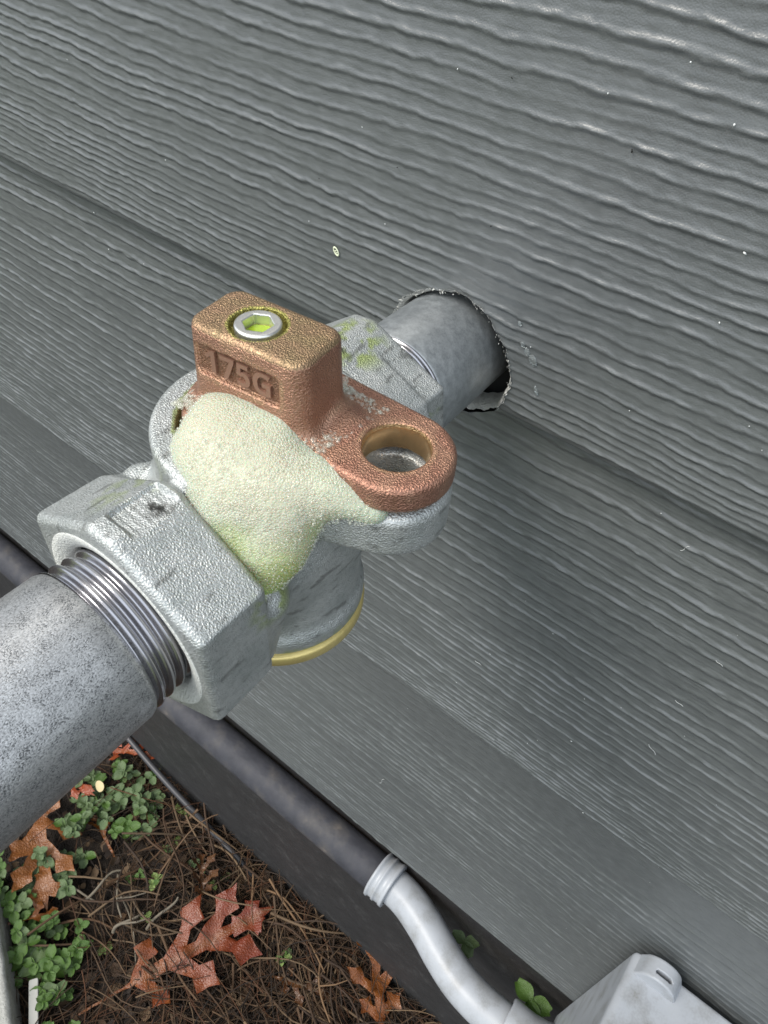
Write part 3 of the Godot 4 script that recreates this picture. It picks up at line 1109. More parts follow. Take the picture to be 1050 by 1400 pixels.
# ---------------------------------------------------------------- litter
func blob(c: Vector2, ax: float, along: float, across: float) -> PackedVector2Array:
	var p := PackedVector2Array()
	for i in 18:
		var a := TAU * i / 18.0
		p.append(c + Vector2(cos(a) * along, sin(a) * across).rotated(ax))
	return p

func joined(a: PackedVector2Array, b: PackedVector2Array) -> PackedVector2Array:
	var best := a
	var area := 0.0
	for q in Geometry2D.merge_polygons(a, b):
		if Geometry2D.is_polygon_clockwise(q):
			continue
		var r := Rect2(q[0], Vector2.ZERO)
		for v in q: r = r.expand(v)
		if r.get_area() > area:
			area = r.get_area()
			best = q
	return best

# outline of a deeply lobed oak leaf, stalk at the origin, tip towards +x, mm
func oak_outline(length: float, rng: RandomNumberGenerator, tatter: float) -> PackedVector2Array:
	var p := PackedVector2Array([Vector2(-length * 0.22, -0.9), Vector2(length * 0.1, -1.2), Vector2(length * 0.3, -length * 0.042), Vector2(length * 0.62, -length * 0.038), Vector2(length * 0.9, -length * 0.028),
		Vector2(length * 0.9, length * 0.028), Vector2(length * 0.62, length * 0.038), Vector2(length * 0.3, length * 0.042), Vector2(length * 0.1, 1.2), Vector2(-length * 0.22, 0.9)])
	var stations := [[0.20, 0.22, 0.95], [0.40, 0.36, 0.85], [0.62, 0.33, 0.72], [0.84, 0.18, 0.30]]
	for s in stations:
		for side in [-1.0, 1.0]:
			if rng.randf() < tatter:
				continue
			var root := Vector2(length * (s[0] + rng.randf_range(-0.03, 0.03)), 0.0)
			var dir := Vector2.RIGHT.rotated(side * (s[2] + rng.randf_range(-0.12, 0.12)))
			var reach: float = length * s[1] * rng.randf_range(0.85, 1.12)
			var wd := length * 0.045 * rng.randf_range(0.85, 1.15)
			var nrm := dir.orthogonal()
			var lobe := PackedVector2Array([root - nrm * wd * 1.25 - dir * wd * 0.5, root + dir * reach * 0.5 - nrm * wd * 0.72, root + dir * reach * 0.72 - nrm * wd * 1.9, root + dir * reach * 0.84 - nrm * wd * 0.75,
				root + dir * reach * 1.05, root + dir * reach * 0.86 + nrm * wd * 0.8, root + dir * reach * 0.7 + nrm * wd * 1.8, root + dir * reach * 0.5 + nrm * wd * 0.7, root + nrm * wd * 1.25 - dir * wd * 0.5])
			if Geometry2D.is_polygon_clockwise(lobe): lobe.reverse()
			p = joined(p, lobe)
	var tip := PackedVector2Array([Vector2(length * 0.85, -length * 0.04), Vector2(length * 0.95, -length * 0.10), Vector2(length * 0.97, -length * 0.03), Vector2(length * 1.08, 0.0), Vector2(length * 0.98, length * 0.03), Vector2(length * 0.94, length * 0.11), Vector2(length * 0.85, length * 0.04)])
	if Geometry2D.is_polygon_clockwise(tip): tip.reverse()
	return joined(p, tip)

# a flat outline (mm) cut into small cells, curled, and given a little thickness; the mesh is in metres
func curled(outline: PackedVector2Array, cell: float, lift: Callable, thick: float, tint: Callable) -> ArrayMesh:
	var r := Rect2(outline[0], Vector2.ZERO)
	for v in outline: r = r.expand(v)
	var V := PackedVector3Array()
	var C := PackedColorArray()
	var I := PackedInt32Array()
	var at := {}
	var nx := int(ceil(r.size.x / cell))
	var ny := int(ceil(r.size.y / cell))
	for i in nx:
		for j in ny:
			var o := r.position + Vector2(i, j) * cell
			var sq := PackedVector2Array([o, o + Vector2(cell, 0), o + Vector2(cell, cell), o + Vector2(0, cell)])
			for piece in Geometry2D.intersect_polygons(outline, sq):
				var t := Geometry2D.triangulate_polygon(piece)
				for q in t.size() / 3:
					var k3 := []
					for e in 3:
						var p: Vector2 = piece[t[q * 3 + e]]
						var key := Vector2i(int(round(p.x * 20.0)), int(round(p.y * 20.0)))
						if not at.has(key):
							at[key] = V.size()
							V.append(lift.call(p))
							C.append(tint.call(p))
						k3.append(at[key])
					if k3[0] != k3[1] and k3[1] != k3[2] and k3[0] != k3[2]:
						I.append_array(PackedInt32Array(k3))
	var n := V.size()
	var N := PackedVector3Array()
	N.resize(n)
	for q in I.size() / 3:
		var nn := (V[I[q * 3 + 2]] - V[I[q * 3]]).cross(V[I[q * 3 + 1]] - V[I[q * 3]])
		if nn.y < 0.0:
			nn = -nn
		for e in 3: N[I[q * 3 + e]] += nn
	var edges := {}
	for q in I.size() / 3:
		for e in 3:
			var a := I[q * 3 + e]
			var b := I[q * 3 + (e + 1) % 3]
			var key := Vector2i(mini(a, b), maxi(a, b))
			edges[key] = edges.get(key, 0) + 1
	for i in n: N[i] = N[i].normalized()
	var W := PackedVector3Array()
	var WN := PackedVector3Array()
	var WC := PackedColorArray()
	for i in n:
		W.append(V[i] * 0.001); WN.append(N[i]); WC.append(C[i])
	for i in n:
		W.append((V[i] - N[i] * thick) * 0.001); WN.append(-N[i]); WC.append(C[i])
	var J := PackedInt32Array()
	for q in I.size() / 3:
		var a := I[q * 3]
		var b := I[q * 3 + 1]
		var c := I[q * 3 + 2]
		if (V[c] - V[a]).cross(V[b] - V[a]).dot(N[a]) < 0.0:
			var sw := b
			b = c
			c = sw
		J.append_array(PackedInt32Array([a, b, c, n + a, n + c, n + b]))
	for key in edges:
		if edges[key] == 1:
			J.append_array(PackedInt32Array([key.x, key.y, n + key.x, key.y, n + key.y, n + key.x]))
	return commit(W, WN, J, WC)

func oak_leaf(at: Vector3, turn: float, tilt: Vector2, length: float, sd: int, tones: Array, tatter: float, curl: float, label: String) -> void:
	var rng := RandomNumberGenerator.new()
	rng.seed = sd
	var nz := noise(0.035, FastNoiseLite.TYPE_SIMPLEX_SMOOTH, 3, sd)
	var lift := func(p: Vector2) -> Vector3:
		var h := curl * (absf(p.y) / (length * 0.3)) ** 1.6 * 9.0 - curl * ((p.x / length - 0.4) ** 2) * 22.0 + nz.get_noise_2dv(p) * 9.0 + nz.get_noise_2dv(p * 3.5) * 2.0 - 1.2 * exp(-absf(p.y) / 1.6)
		return Vector3(p.x - length * 0.45, h, p.y)
	var tint := func(p: Vector2) -> Color:
		var t := clampf(0.5 + nz.get_noise_2d(p.x * 1.3 + 90.0, p.y * 1.3) * 1.5, 0.0, 1.0)
		var c: Color = tones[0].lerp(tones[1], t)
		c = c.lerp(tones[2], clampf(p.x / length, 0.0, 1.0) * 0.8)
		return c.lerp(Color(0.22, 0.11, 0.045), 0.4 * smoothstep(1.3, 0.5, absf(p.y)))
	var o := obj("oak_leaf", curled(oak_outline(length, rng, tatter), length / 22.0, lift, 0.18, tint), M.oak_leaf, null, at)
	o.rotation = Vector3(tilt.x, turn, tilt.y)
	tag(o, label, "leaf", "fallen oak leaves")

func strewn(called: String, mesh: Mesh, count: int, sd: int, spread: Callable, tones: Array, mt: Material, label: String) -> void:
	var rng := RandomNumberGenerator.new()
	rng.seed = sd
	var mm := MultiMesh.new()
	mm.transform_format = MultiMesh.TRANSFORM_3D
	mm.use_colors = true
	mm.mesh = mesh
	mm.instance_count = count
	for i in count:
		mm.set_instance_transform(i, spread.call(rng))
		var c: Color = tones[rng.randi() % tones.size()]
		mm.set_instance_color(i, c * rng.randf_range(0.6, 1.25))
	var o := MultiMeshInstance3D.new()
	o.name = numbered(called)
	o.multimesh = mm
	o.material_override = mt
	add_child(o, true)
	tag(o, label, "ground cover", "", "stuff")

func bent_stem(length: float, r: float, bow: float, sd: int, sides := 5) -> ArrayMesh:
	var rng := RandomNumberGenerator.new()
	rng.seed = sd
	var pts := PackedVector3Array()
	var rad := PackedFloat32Array()
	var ph := rng.randf() * TAU
	for i in 9:
		var t := i / 8.0
		pts.append(Vector3((t - 0.5) * length, sin(t * PI) * bow * 0.35, sin(t * 4.0 + ph) * bow))
		rad.append(r * lerpf(1.0, 0.55, t))
	return tube(pts, rad, sides)

func build_litter() -> void:
	# pine straw and rootlets, thickest along the foundation
	for k in 4:
		var spread := func(rng: RandomNumberGenerator) -> Transform3D:
			var x := -0.50 + 0.55 * pow(rng.randf(), 0.75)
			var z := -0.005 + 0.42 * pow(rng.randf(), 1.5)
			if x < -0.33 and z > 0.06 and rng.randf() < 0.75:
				x += 0.2
			var b := Basis(Vector3.UP, rng.randf() * TAU) * Basis(Vector3.BACK, rng.randf_range(-0.22, 0.22)) * Basis(Vector3.RIGHT, rng.randf() * TAU)
			return Transform3D(b.scaled(Vector3.ONE * rng.randf_range(0.6, 1.3)), Vector3(x, soil_height(x, z) + 0.003 + rng.randf() * 0.014, z))
		strewn("pine_straw", bent_stem([0.085, 0.06, 0.045, 0.11][k], [0.00055, 0.0005, 0.0007, 0.00045][k], [0.006, 0.010, 0.004, 0.016][k], 300 + k), 700, 400 + k, spread,
			[Color(0.058, 0.029, 0.012), Color(0.040, 0.022, 0.010), Color(0.090, 0.054, 0.026), Color(0.020, 0.012, 0.007), Color(0.080, 0.032, 0.012), Color(0.026, 0.015, 0.008)], M.litter, ["brown pine straw lying thick along the foundation", "short brown needles and rootlets scattered over the soil", "stubby dry stalks among the pine straw", "long curly dry stems on top of the soil"][k])
	var thick := func(rng: RandomNumberGenerator) -> Transform3D:
		var x := -0.36 + 0.40 * rng.randf()
		var z := 0.004 + 0.16 * pow(rng.randf(), 1.3)
		var b := Basis(Vector3.UP, rng.randfn(0.0, 0.6)) * Basis(Vector3.BACK, rng.randf_range(-0.15, 0.15)) * Basis(Vector3.RIGHT, rng.randf() * TAU)
		return Transform3D(b.scaled(Vector3.ONE * rng.randf_range(0.5, 1.2)), Vector3(x, soil_height(x, z) + 0.010 + rng.randf() * 0.012, z))
	for k in 2:
		strewn("dry_stalks", bent_stem([0.12, 0.075][k], [0.0011, 0.0014][k], [0.016, 0.009][k], 350 + k, 6), 110, 460 + k, thick, [Color(0.07, 0.036, 0.016), Color(0.10, 0.058, 0.03), Color(0.045, 0.024, 0.012), Color(0.13, 0.084, 0.046)], M.litter, ["bent brown stalks matted along the foundation", "short thick tan stalks in the matted litter"][k])
	# leaf crumbs
	for k in 2:
		var rng0 := RandomNumberGenerator.new()
		rng0.seed = 520 + k
		var lift := func(p: Vector2) -> Vector3: return Vector3(p.x, 0.09 * p.x * p.y * 0.3 + 0.05 * p.x * p.x, p.y)
		var tint := func(p: Vector2) -> Color: return Color.WHITE
		var out := PackedVector2Array()
		for i in 9:
			out.append(Vector2.RIGHT.rotated(TAU * i / 9.0) * rng0.randf_range(2.6, 6.5) * Vector2(1.0, 0.7))
		var spread := func(rng: RandomNumberGenerator) -> Transform3D:
			var x := rng.randf_range(-0.52, 0.05)
			var z := -0.003 + 0.42 * pow(rng.randf(), 1.2)
			var b := Basis(Vector3.UP, rng.randf() * TAU) * Basis(Vector3.BACK, rng.randf_range(-0.6, 0.6)) * Basis(Vector3.RIGHT, rng.randf_range(-0.6, 0.6))
			return Transform3D(b.scaled(Vector3.ONE * rng.randf_range(0.4, 1.5)), Vector3(x, soil_height(x, z) + 0.003 + rng.randf() * 0.006, z))
		strewn("leaf_crumbs", curled(out, 3.0, lift, 0.3, tint), 520, 540 + k, spread, [Color(0.05, 0.028, 0.014), Color(0.085, 0.048, 0.024), Color(0.028, 0.017, 0.011), Color(0.12, 0.075, 0.04)], M.litter, ["brown crumbs of rotted leaf over the soil", "darker leaf bits mixed into the litter"][k])
	# the oak leaves one can pick out
	var rust := [Color(0.18, 0.050, 0.010), Color(0.23, 0.075, 0.017), Color(0.21, 0.078, 0.020)]
	var red := [Color(0.20, 0.052, 0.012), Color(0.26, 0.088, 0.026), Color(0.165, 0.026, 0.016)]
	var tan_ := [Color(0.20, 0.065, 0.016), Color(0.27, 0.11, 0.038), Color(0.23, 0.088, 0.026)]
	var deep := [Color(0.26, 0.045, 0.014), Color(0.32, 0.08, 0.025), Color(0.28, 0.06, 0.018)]
	var brown := [Color(0.085, 0.034, 0.014), Color(0.12, 0.055, 0.024), Color(0.11, 0.05, 0.022)]
	oak_leaf(Vector3(-0.448, 0.035, 0.006), 0.5, Vector2(0.15, 0.35), 74.0, 11, deep, 0.25, 0.8, "bright red orange oak leaf poking up between pipe and foundation")
	oak_leaf(Vector3(-0.452, 0.030, 0.122), -0.55, Vector2(-0.12, 0.1), 140.0, 12, tan_, 0.0, 1.0, "big tan orange oak leaf curling out from under the thick pipe")
	oak_leaf(Vector3(-0.237, 0.030, 0.112), 1.15, Vector2(0.05, 0.08), 165.0, 13, red, 0.0, 0.7, "large glossy red and brown oak leaf alone in the middle of the bare soil")
	oak_leaf(Vector3(-0.066, 0.030, 0.006), 2.35, Vector2(0.25, 0.1), 112.0, 14, rust, 0.2, 0.9, "rust orange oak leaf against the foundation below the grey conduit")
	oak_leaf(Vector3(-0.386, 0.028, 0.186), 0.9, Vector2(0.2, 0.3), 48.0, 15, rust, 0.4, 1.2, "small orange leaf half hidden among the green weeds at left")
	oak_leaf(Vector3(-0.272, 0.034, 0.048), 2.4, Vector2(0.3, 0.2), 52.0, 16, brown, 0.4, 2.2, "crumpled dull brown leaf just behind the large red one")
	oak_leaf(Vector3(-0.400, 0.020, 0.082), 2.9, Vector2(0.1, 0.1), 44.0, 17, rust, 0.5, 1.0, "piece of orange leaf under the round leaved weeds")
	oak_leaf(Vector3(-0.478, 0.026, 0.070), 0.2, Vector2(0.2, 0.4), 70.0, 18, deep, 0.2, 1.0, "dark red brown leaf in the shade of the thick pipe")
	oak_leaf(Vector3(-0.130, 0.018, 0.055), 0.4, Vector2(0.1, 0.0), 60.0, 19, brown, 0.3, 0.6, "flat grey brown leaf buried in the pine straw")
	# cable lying along the foot of the foundation
	var pts := PackedVector3Array()
	for q in [Vector3(-0.62, 0.045, -0.022), Vector3(-0.52, 0.05, -0.012), Vector3(-0.453, 0.046, -0.004), Vector3(-0.385, 0.040, 0.002), Vector3(-0.319, 0.030, 0.005), Vector3(-0.264, 0.020, 0.007), Vector3(-0.229, 0.008, 0.010), Vector3(-0.20, -0.01, 0.014)]:
		pts.append(q)
	var cv := Curve3D.new()
	for i in pts.size():
		var t := (pts[mini(i + 1, pts.size() - 1)] - pts[maxi(i - 1, 0)]) / 6.0
		cv.add_point(pts[i], -t, t)
	cv.bake_interval = 0.006
	var bp := cv.get_baked_points()
	tag(obj("ground_cable", tube(bp, even(bp.size(), 0.0034), 10), M.cable_jacket), "thin dark cable lying along the foot of the foundation", "cable")
	# twigs
	var T := [[Vector3(-0.353, 0.022, 0.097), Vector3(-0.308, 0.030, 0.128), 0.0016], [Vector3(-0.358, 0.024, 0.135), Vector3(-0.348, 0.028, 0.097), 0.0018], [Vector3(-0.382, 0.026, 0.149), Vector3(-0.345, 0.022, 0.126), 0.0017],
		[Vector3(-0.310, 0.020, 0.140), Vector3(-0.300, 0.028, 0.110), 0.0022], [Vector3(-0.282, 0.022, 0.112), Vector3(-0.280, 0.034, 0.078), 0.0019], [Vector3(-0.328, 0.020, 0.114), Vector3(-0.262, 0.022, 0.142), 0.0011],
		[Vector3(-0.240, 0.022, 0.006), Vector3(-0.176, 0.020, 0.076), 0.0013], [Vector3(-0.220, 0.028, -0.002), Vector3(-0.112, 0.024, 0.034), 0.0015], [Vector3(-0.216, 0.024, 0.012), Vector3(-0.150, 0.028, 0.008), 0.0013], [Vector3(-0.130, 0.020, 0.02), Vector3(-0.085, 0.03, 0.06), 0.0014]]
	var says := ["pale forked twig on the bare soil between weeds and red leaf", "grey twig crossing the pale fork", "straight whitish twig beside the left weeds", "thick short grey twig on the black soil", "pale split twig touching the large red leaf", "thin dark twig across the black soil", "long brown stalk sloping through the straw", "brown stem lying along the foundation foot", "short tan stalk at the foundation foot", "bent stalk near the rust orange leaf"]
	for i in T.size():
		var a: Vector3 = T[i][0]
		var b: Vector3 = T[i][1]
		var tp := PackedVector3Array()
		var tr := PackedFloat32Array()
		for k in 9:
			var u := k / 8.0
			tp.append(a.lerp(b, u) + Vector3(0.003 * sin(u * 5.0 + i), 0.004 * sin(u * PI), 0.004 * sin(u * 4.0 + i * 2.0)))
			tr.append(T[i][2] * lerpf(0.9, 0.55, u))
		var st := SurfaceTool.new()
		st.append_from(tube(tp, tr, 7), 0, Transform3D())
		if i % 3 == 0:
			var m := tp[4]
			st.append_from(tube(PackedVector3Array([m, m + Vector3(0.012, 0.004, -0.010), m + Vector3(0.020, 0.003, -0.022)]), PackedFloat32Array([T[i][2] * 0.6, T[i][2] * 0.5, T[i][2] * 0.3]), 6), 0, Transform3D())
		tag(obj("twig", st.commit(), M.twig if i < 6 else M.twig_brown), says[i], "twig", "twigs on the soil")
	# weathered slab edge and plastic tag at the far left
	var slab_sdf := func(p: Vector3) -> float:
		var q := Vector3(absf(p.x), absf(p.y), absf(p.z)) - Vector3(110, 22, 60) + Vector3.ONE * 5.0
		return Vector3(maxf(q.x, 0), maxf(q.y, 0), maxf(q.z, 0)).length() + minf(maxf(q.x, maxf(q.y, q.z)), 0.0) - 5.0 + lumps.get_noise_3dv(p * 0.005) * 1.6
	var sl := obj("concrete_slab", net(slab_sdf, Vector3(-118, -30, -68), Vector3(118, 30, 68), 3.0), M.concrete, null, Vector3(-0.368, 0.030, 0.284))
	sl.rotation.y = -0.46
	tag(sl, "pale weathered concrete slab edge at the left border beside the weeds", "slab")
	var pm := BoxMesh.new()
	pm.size = Vector3(0.008, 0.06, 0.004)
	var stake := thing("plant_stake", Vector3(-0.307, 0.032, 0.231), "small white plastic stake lying beside the concrete slab", "stake")
	var stake_sdf := func(p: Vector3) -> float: return slab(rbox2(Vector2(p.x, p.y), 4.5, 32.0, 2.0), p.z, -1.2, 1.2, 0.5)
	var sm := obj("blade", net(stake_sdf, Vector3(-6, -35, -3), Vector3(6, 35, 3), 0.6), M.white_plastic, stake)
	stake.basis = Basis(Vector3(0.55, 0.0, -0.83), Vector3(0.83, 0.08, 0.55).normalized(), Vector3(0.0, 1.0, -0.1)).orthonormalized()

# ---------------------------------------------------------------- weeds
func leaflet(sd: int) -> ArrayMesh:       # a rounded cupped leaflet, stalk at the origin, about 12 mm
	var rng := RandomNumberGenerator.new()
	rng.seed = sd
	var V := PackedVector3Array()
	var I := PackedInt32Array()
	var L := 12.0
	for i in 6:
		var t := i / 5.0
		var half := L * 0.46 * pow(sin(PI * clampf(t * 0.86 + 0.05, 0.0, 1.0)), 0.75)
		for j in 5:
			var u := (j - 2) / 2.0
			var x := t * L + (1.2 * absf(u) if i == 5 else 0.0)
			V.append(Vector3(x, 1.9 * u * u - 2.2 * t * t + 0.35 * sin(t * 7.0 + u * 3.0 + sd), half * u) * 0.001)
	for i in 5:
		for j in 4:
			var a := i * 5 + j
			I.append_array(PackedInt32Array([a, a + 5, a + 1, a + 1, a + 5, a + 6]))
	return commit(V, PackedVector3Array(), I)

func build_plants() -> void:
	var leaves := [leaflet(1), leaflet(2), leaflet(3)]
	# [x, z, stems, spread, tone, label]
	var P := [
		[-0.445, 0.022, 4, 0.016, 1, "bright green sprig right below the thick pipe"], [-0.408, 0.026, 9, 0.022, 0, "dull green round leaved weed nearest the red orange leaf"], [-0.420, 0.058, 9, 0.022, 0, "grey green weed beside the pale dead petal"],
		[-0.371, 0.040, 8, 0.020, 0, "grey green weed at the right edge of the big clump"], [-0.373, 0.068, 5, 0.018, 1, "fresh green weed at the lower end of the big clump"], [-0.440, 0.082, 5, 0.018, 0, "grey green weed above the tan orange leaf"],
		[-0.425, 0.097, 6, 0.014, 0, "small weed right of the tan orange leaf"], [-0.384, 0.013, 2, 0.010, 0, "three lobed weed standing apart near the cable"], [-0.410, 0.152, 9, 0.022, 0, "weed below the tan orange leaf"],
		[-0.440, 0.180, 9, 0.020, 1, "green weed at the left edge level with the tan leaf"], [-0.408, 0.192, 9, 0.022, 1, "green weed above the concrete slab"], [-0.394, 0.130, 7, 0.020, 0, "weed at the lower corner of the tan orange leaf"],
		[-0.345, 0.214, 10, 0.026, 1, "large leaved green weed leaning on the concrete slab"], [-0.362, 0.226, 5, 0.016, 1, "weed pressed against the slab edge"], [-0.336, 0.179, 9, 0.024, 1, "weed over the black soil right of the small orange leaf"],
		[-0.366, 0.188, 8, 0.018, 1, "weed just under the small orange leaf"], [-0.318, 0.204, 9, 0.024, 1, "weed at the bottom edge beside the white stake"], [-0.280, 0.214, 7, 0.026, 1, "straggling weed at the bottom edge on black soil"], [-0.462, 0.046, 4, 0.014, 0, "weed shaded by the thick pipe"],
		[-0.333, 0.044, 2, 0.008, 2, "pale seedling between big clump and straw"], [-0.335, 0.087, 2, 0.008, 1, "seedling beside the forked twig"], [-0.303, 0.078, 2, 0.010, 2, "yellow green seedling above the large red leaf"],
		[-0.262, 0.036, 2, 0.008, 2, "pale seedling behind the crumpled brown leaf"], [-0.157, 0.046, 2, 0.008, 2, "bright seedling alone in the straw right of the red leaf"], [-0.355, 0.011, 2, 0.007, 2, "tiny seedling near the cable"],
		[-0.313, 0.152, 2, 0.008, 2, "pale seedling on the black soil"], [-0.289, 0.110, 1, 0.004, 2, "single tiny seedling left of the red leaf"], [-0.290, 0.034, 3, 0.012, 0, "thin grey seedlings in the straw near the foundation"]]
	var rng := RandomNumberGenerator.new()
	rng.seed = 901
	for p in P:
		var big: bool = p[2] > 3
		var base := Vector3(p[0], soil_height(p[0], p[1]) - 0.002, p[1])
		var w := thing("weed" if big else "seedling", base, p[5], "weed" if big else "seedling", "round leaved weeds" if big else "seedlings in the straw")
		var st := SurfaceTool.new()
		st.begin(Mesh.PRIMITIVE_TRIANGLES)
		var spots := []
		for i in p[2]:
			var a := rng.randf() * TAU
			var rad: float = p[3] * sqrt(rng.randf())
			var top := Vector3(cos(a) * rad, rng.randf_range(0.012, 0.034) if big else rng.randf_range(0.008, 0.020), sin(a) * rad)
			st.append_from(tube(PackedVector3Array([Vector3(top.x * 0.2, 0, top.z * 0.2), Vector3(top.x * 0.7, top.y * 0.6, top.z * 0.7), top]), PackedFloat32Array([0.0009, 0.0007, 0.0005]), 5), 0, Transform3D())
			spots.append(top)
		obj("stem", st.commit(), M.weed_stem, w)
		for top in spots:
			var a := rng.randf() * TAU
			var n := 3 if rng.randf() < 0.7 else 4
			for k in n:
				var l := obj("leaf", leaves[rng.randi() % 3], M["weed_leaf_%d" % (p[4] if rng.randf() < 0.75 else rng.randi() % 2)], w, top)
				var sc := rng.randf_range(0.55, 1.05) * (1.0 if big else 0.62) * (1.35 if p[5].begins_with("large leaved") else 1.0)
				l.basis = (Basis(Vector3.UP, a + TAU * k / n + rng.randf_range(-0.25, 0.25)) * Basis(Vector3.BACK, rng.randf_range(-0.15, 0.45)) * Basis(Vector3.RIGHT, rng.randf_range(-0.3, 0.3))).scaled(Vector3.ONE * sc)
	# pale dead petal
	var lift := func(p: Vector2) -> Vector3: return Vector3(p.x, 0.03 * p.x * p.x + 0.05 * p.y * p.y, p.y)
	var tint := func(p: Vector2) -> Color: return Color(0.55, 0.46, 0.27)
	var o := obj("dead_petal", curled(blob(Vector2.ZERO, 0.4, 7.5, 5.0), 2.0, lift, 0.3, tint), M.litter, null, Vector3(-0.437, 0.034, 0.052))
	o.rotation = Vector3(0.4, 0.3, 0.3)
	tag(o, "pale yellow dead leaf caught in the green weeds below the pipe", "leaf")
	# sprigs growing up the foundation behind the conduit
	var S := [[Vector3(-12.0, -585, -159), 10.5, 0.6, "small grey green sprig on the foundation left of the bend of the conduit"], [Vector3(41.0, -566, -152), 14.0, 0.2, "green leaf showing between conduit and siding beside the junction box"]]
	for s in S:
		var w := thing("sprig", s[0] * 0.001 + LIFT, s[3], "sprig")
		obj("stem", tube(PackedVector3Array([Vector3(0.004, -0.05, 0), Vector3(0.001, -0.02, 0.002), Vector3.ZERO]), PackedFloat32Array([0.0009, 0.0007, 0.0005]), 6), M.weed_stem, w)
		for k in 3:
			var l := obj("leaf", leaves[k], M.weed_leaf_0 if s[2] > 0.5 else M.weed_leaf_1, w)
			l.basis = (Basis(Vector3.UP, [0.0, 2.6, -1.2][k] + s[2]) * Basis(Vector3.BACK, 0.2)).scaled(Vector3.ONE * s[1] / 13.0)

# ---------------------------------------------------------------- small marks on the siding
func siding_point(x: float, y: float, out := 0.0) -> Vector3:
	var z := -157.0 - (8.0 * (y + 136.0) / 177.5 if y > -136.0 else 8.0 * (y + 313.5) / 177.5 if y > -313.5 else 9.5 * (y + 525.0) / 211.5)
	return at_mm(x, y, z + 0.35 + out)

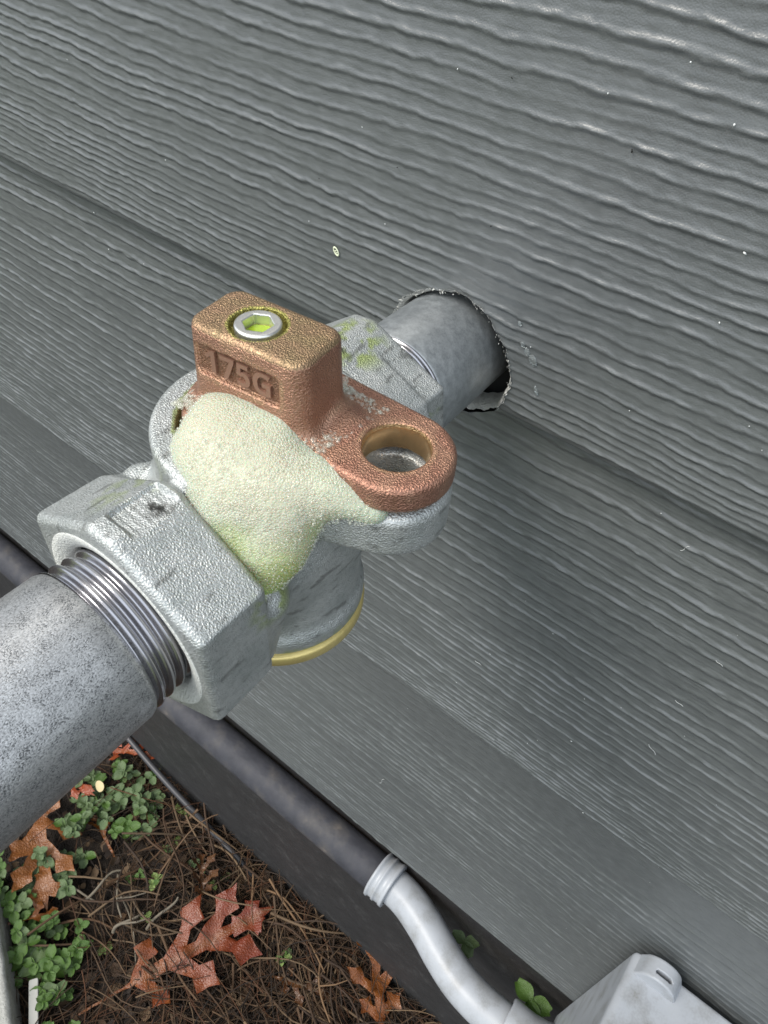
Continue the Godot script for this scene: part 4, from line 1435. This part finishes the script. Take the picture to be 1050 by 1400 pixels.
func build_small_marks() -> void:
	var d := thing("soap_splash", siding_point(-132.9, -111.1), "tiny green rimmed splash of soap bubbles on the upper board", "splash")
	var ring := func(p: Vector3) -> float:
		var q := Vector3(p.x * 0.8 + p.y * 0.6, -p.x * 0.6 + p.y * 0.8, p.z)
		var e := Vector2(q.x / 0.72, q.y / 1.25).length() * 0.85
		var dd := Vector2(absf(e - 0.85) * 1.1, q.z - 0.15).length() - 0.22
		dd = minf(dd, maxf(Vector2(q.y - 0.25, q.z - 0.2).length() - 0.16, e - 0.85))
		dd = minf(dd, maxf(Vector2(q.y + 0.45, q.z - 0.2).length() - 0.13, e - 0.85))
		return minf(dd, maxf(Vector2(q.x + 0.1, q.z - 0.2).length() - 0.11, maxf(e - 0.85, q.y - 0.25)))
	var rm := obj("bubble_rim", net(ring, Vector3(-1.8, -1.8, -0.5), Vector3(1.8, 1.8, 1.0), 0.09), M.soap_rim, d)
	var W := [[-68.3, -113.4, 0.9, 0.6], [-66.6, -114.9, 1.3, 0.7], [-64.4, -116.6, 1.7, 1.2], [-61.3, -124.7, 1.5, 0.5], [-70.5, -108.0, 0.7, 0.5]]
	var says := ["small water bead right of the pipe hole, second from the top", "elongated water bead right of the pipe hole, middle of the row", "largest water bead right of the pipe hole", "flat water bead below the others right of the pipe hole", "smallest topmost water bead right of the pipe hole"]
	for i in W.size():
		var sm := SphereMesh.new()
		sm.radius = 0.001
		sm.height = 0.002
		sm.radial_segments = 20
		sm.rings = 12
		var b := obj("water_bead", sm, M.water, null, siding_point(W[i][0], W[i][1], 0.05))
		b.scale = Vector3(W[i][3], W[i][2], 0.45)
		b.rotation.z = 0.5
		tag(b, says[i], "water drop", "water beads beside the pipe hole")
	# specks of lint and grit
	var rng := RandomNumberGenerator.new()
	rng.seed = 611
	var light := [Vector2(-63.4, -51.8), Vector2(-49.1, -43.0), Vector2(-33.9, -220.6), Vector2(-63.7, -284.1), Vector2(-23.2, -285.3), Vector2(-14.5, -243.2), Vector2(-37.3, -50.9), Vector2(-25.9, -72.3), Vector2(-237.9, -157.9), Vector2(-260.1, -159.8), Vector2(-265.5, -146.3), Vector2(-125.8, -74.8),
		Vector2(-206.4, -106.4), Vector2(-2.3, -235.7), Vector2(-53.4, -252.4), Vector2(5.9, -312.3), Vector2(-26.4, -291.8), Vector2(-44.2, -387.9), Vector2(-96.1, -438.2), Vector2(19.2, -230.0), Vector2(-11.6, -271.6), Vector2(-19.1, -149.5), Vector2(-35.9, -117.8), Vector2(-24.8, -87.9)]
	var dark := [Vector2(-140.0, -92.1), Vector2(-164.5, -105.7), Vector2(-84.0, -86.6), Vector2(-113.7, -81.3), Vector2(-85.7, -54.1), Vector2(-55.0, -60.6)]
	for set_ in 2:
		var st := SurfaceTool.new()
		st.begin(Mesh.PRIMITIVE_TRIANGLES)
		var spots: Array = (light if set_ == 0 else dark).duplicate()
		if set_ == 0:
			for i in 40: spots.append(Vector2(rng.randf_range(-300, 60), rng.randf_range(-500, -40)))
		for i in spots.size():
			var sp: Vector2 = spots[i]
			var sm := SphereMesh.new()
			sm.radius = 0.001
			sm.height = 0.002
			sm.radial_segments = 7
			sm.rings = 4
			var s := rng.randf_range(0.10, 0.26) * (1.0 if i < 24 else 0.6)
			var b := Basis(Vector3.BACK, rng.randf() * TAU).scaled_local(Vector3(s * rng.randf_range(1.0, 2.4), s, s * 0.5))
			st.append_from(sm, 0, Transform3D(b, siding_point(sp.x, sp.y, 0.25)))
		var o := obj("pale_specks" if set_ == 0 else "dark_specks", st.commit(), M.paint_fleck if set_ == 0 else M.dark_fleck)
		tag(o, "pale lint specks dotted over the grey boards" if set_ == 0 else "few black grit specks on the top board", "specks", "", "stuff")
	# hair-like lint threads
	var H := [[Vector2(-9.2, -156.7), 3.2, 0.9], [Vector2(12.2, -216.6), 3.0, -0.4], [Vector2(14.9, -190.4), 2.6, -0.5], [Vector2(13.5, -246.5), 5.0, -0.9], [Vector2(-57.0, -262.1), 3.0, -0.3], [Vector2(-96.0, -440.0), 9.0, 1.1]]
	var hs := ["white lint thread high on the middle board near the right border", "thin white lint thread on the middle board at right", "faint white lint thread on the middle board below the upper one", "curled white lint thread low on the middle board at right", "short lint thread below the valve", "white lint thread on the lowest board above the coupling"]
	for i in H.size():
		var pts := PackedVector3Array()
		for k in 7:
			var t := k / 6.0 - 0.5
			var v := Vector2(t * H[i][1], sin(t * 5.0) * 0.25 * H[i][1] * 0.5).rotated(H[i][2])
			pts.append(siding_point(H[i][0].x + v.x, H[i][0].y + v.y, 0.35))
		tag(obj("lint_thread", tube(pts, even(7, 0.00006), 6), M.paint_fleck), hs[i], "lint", "lint threads on the siding")
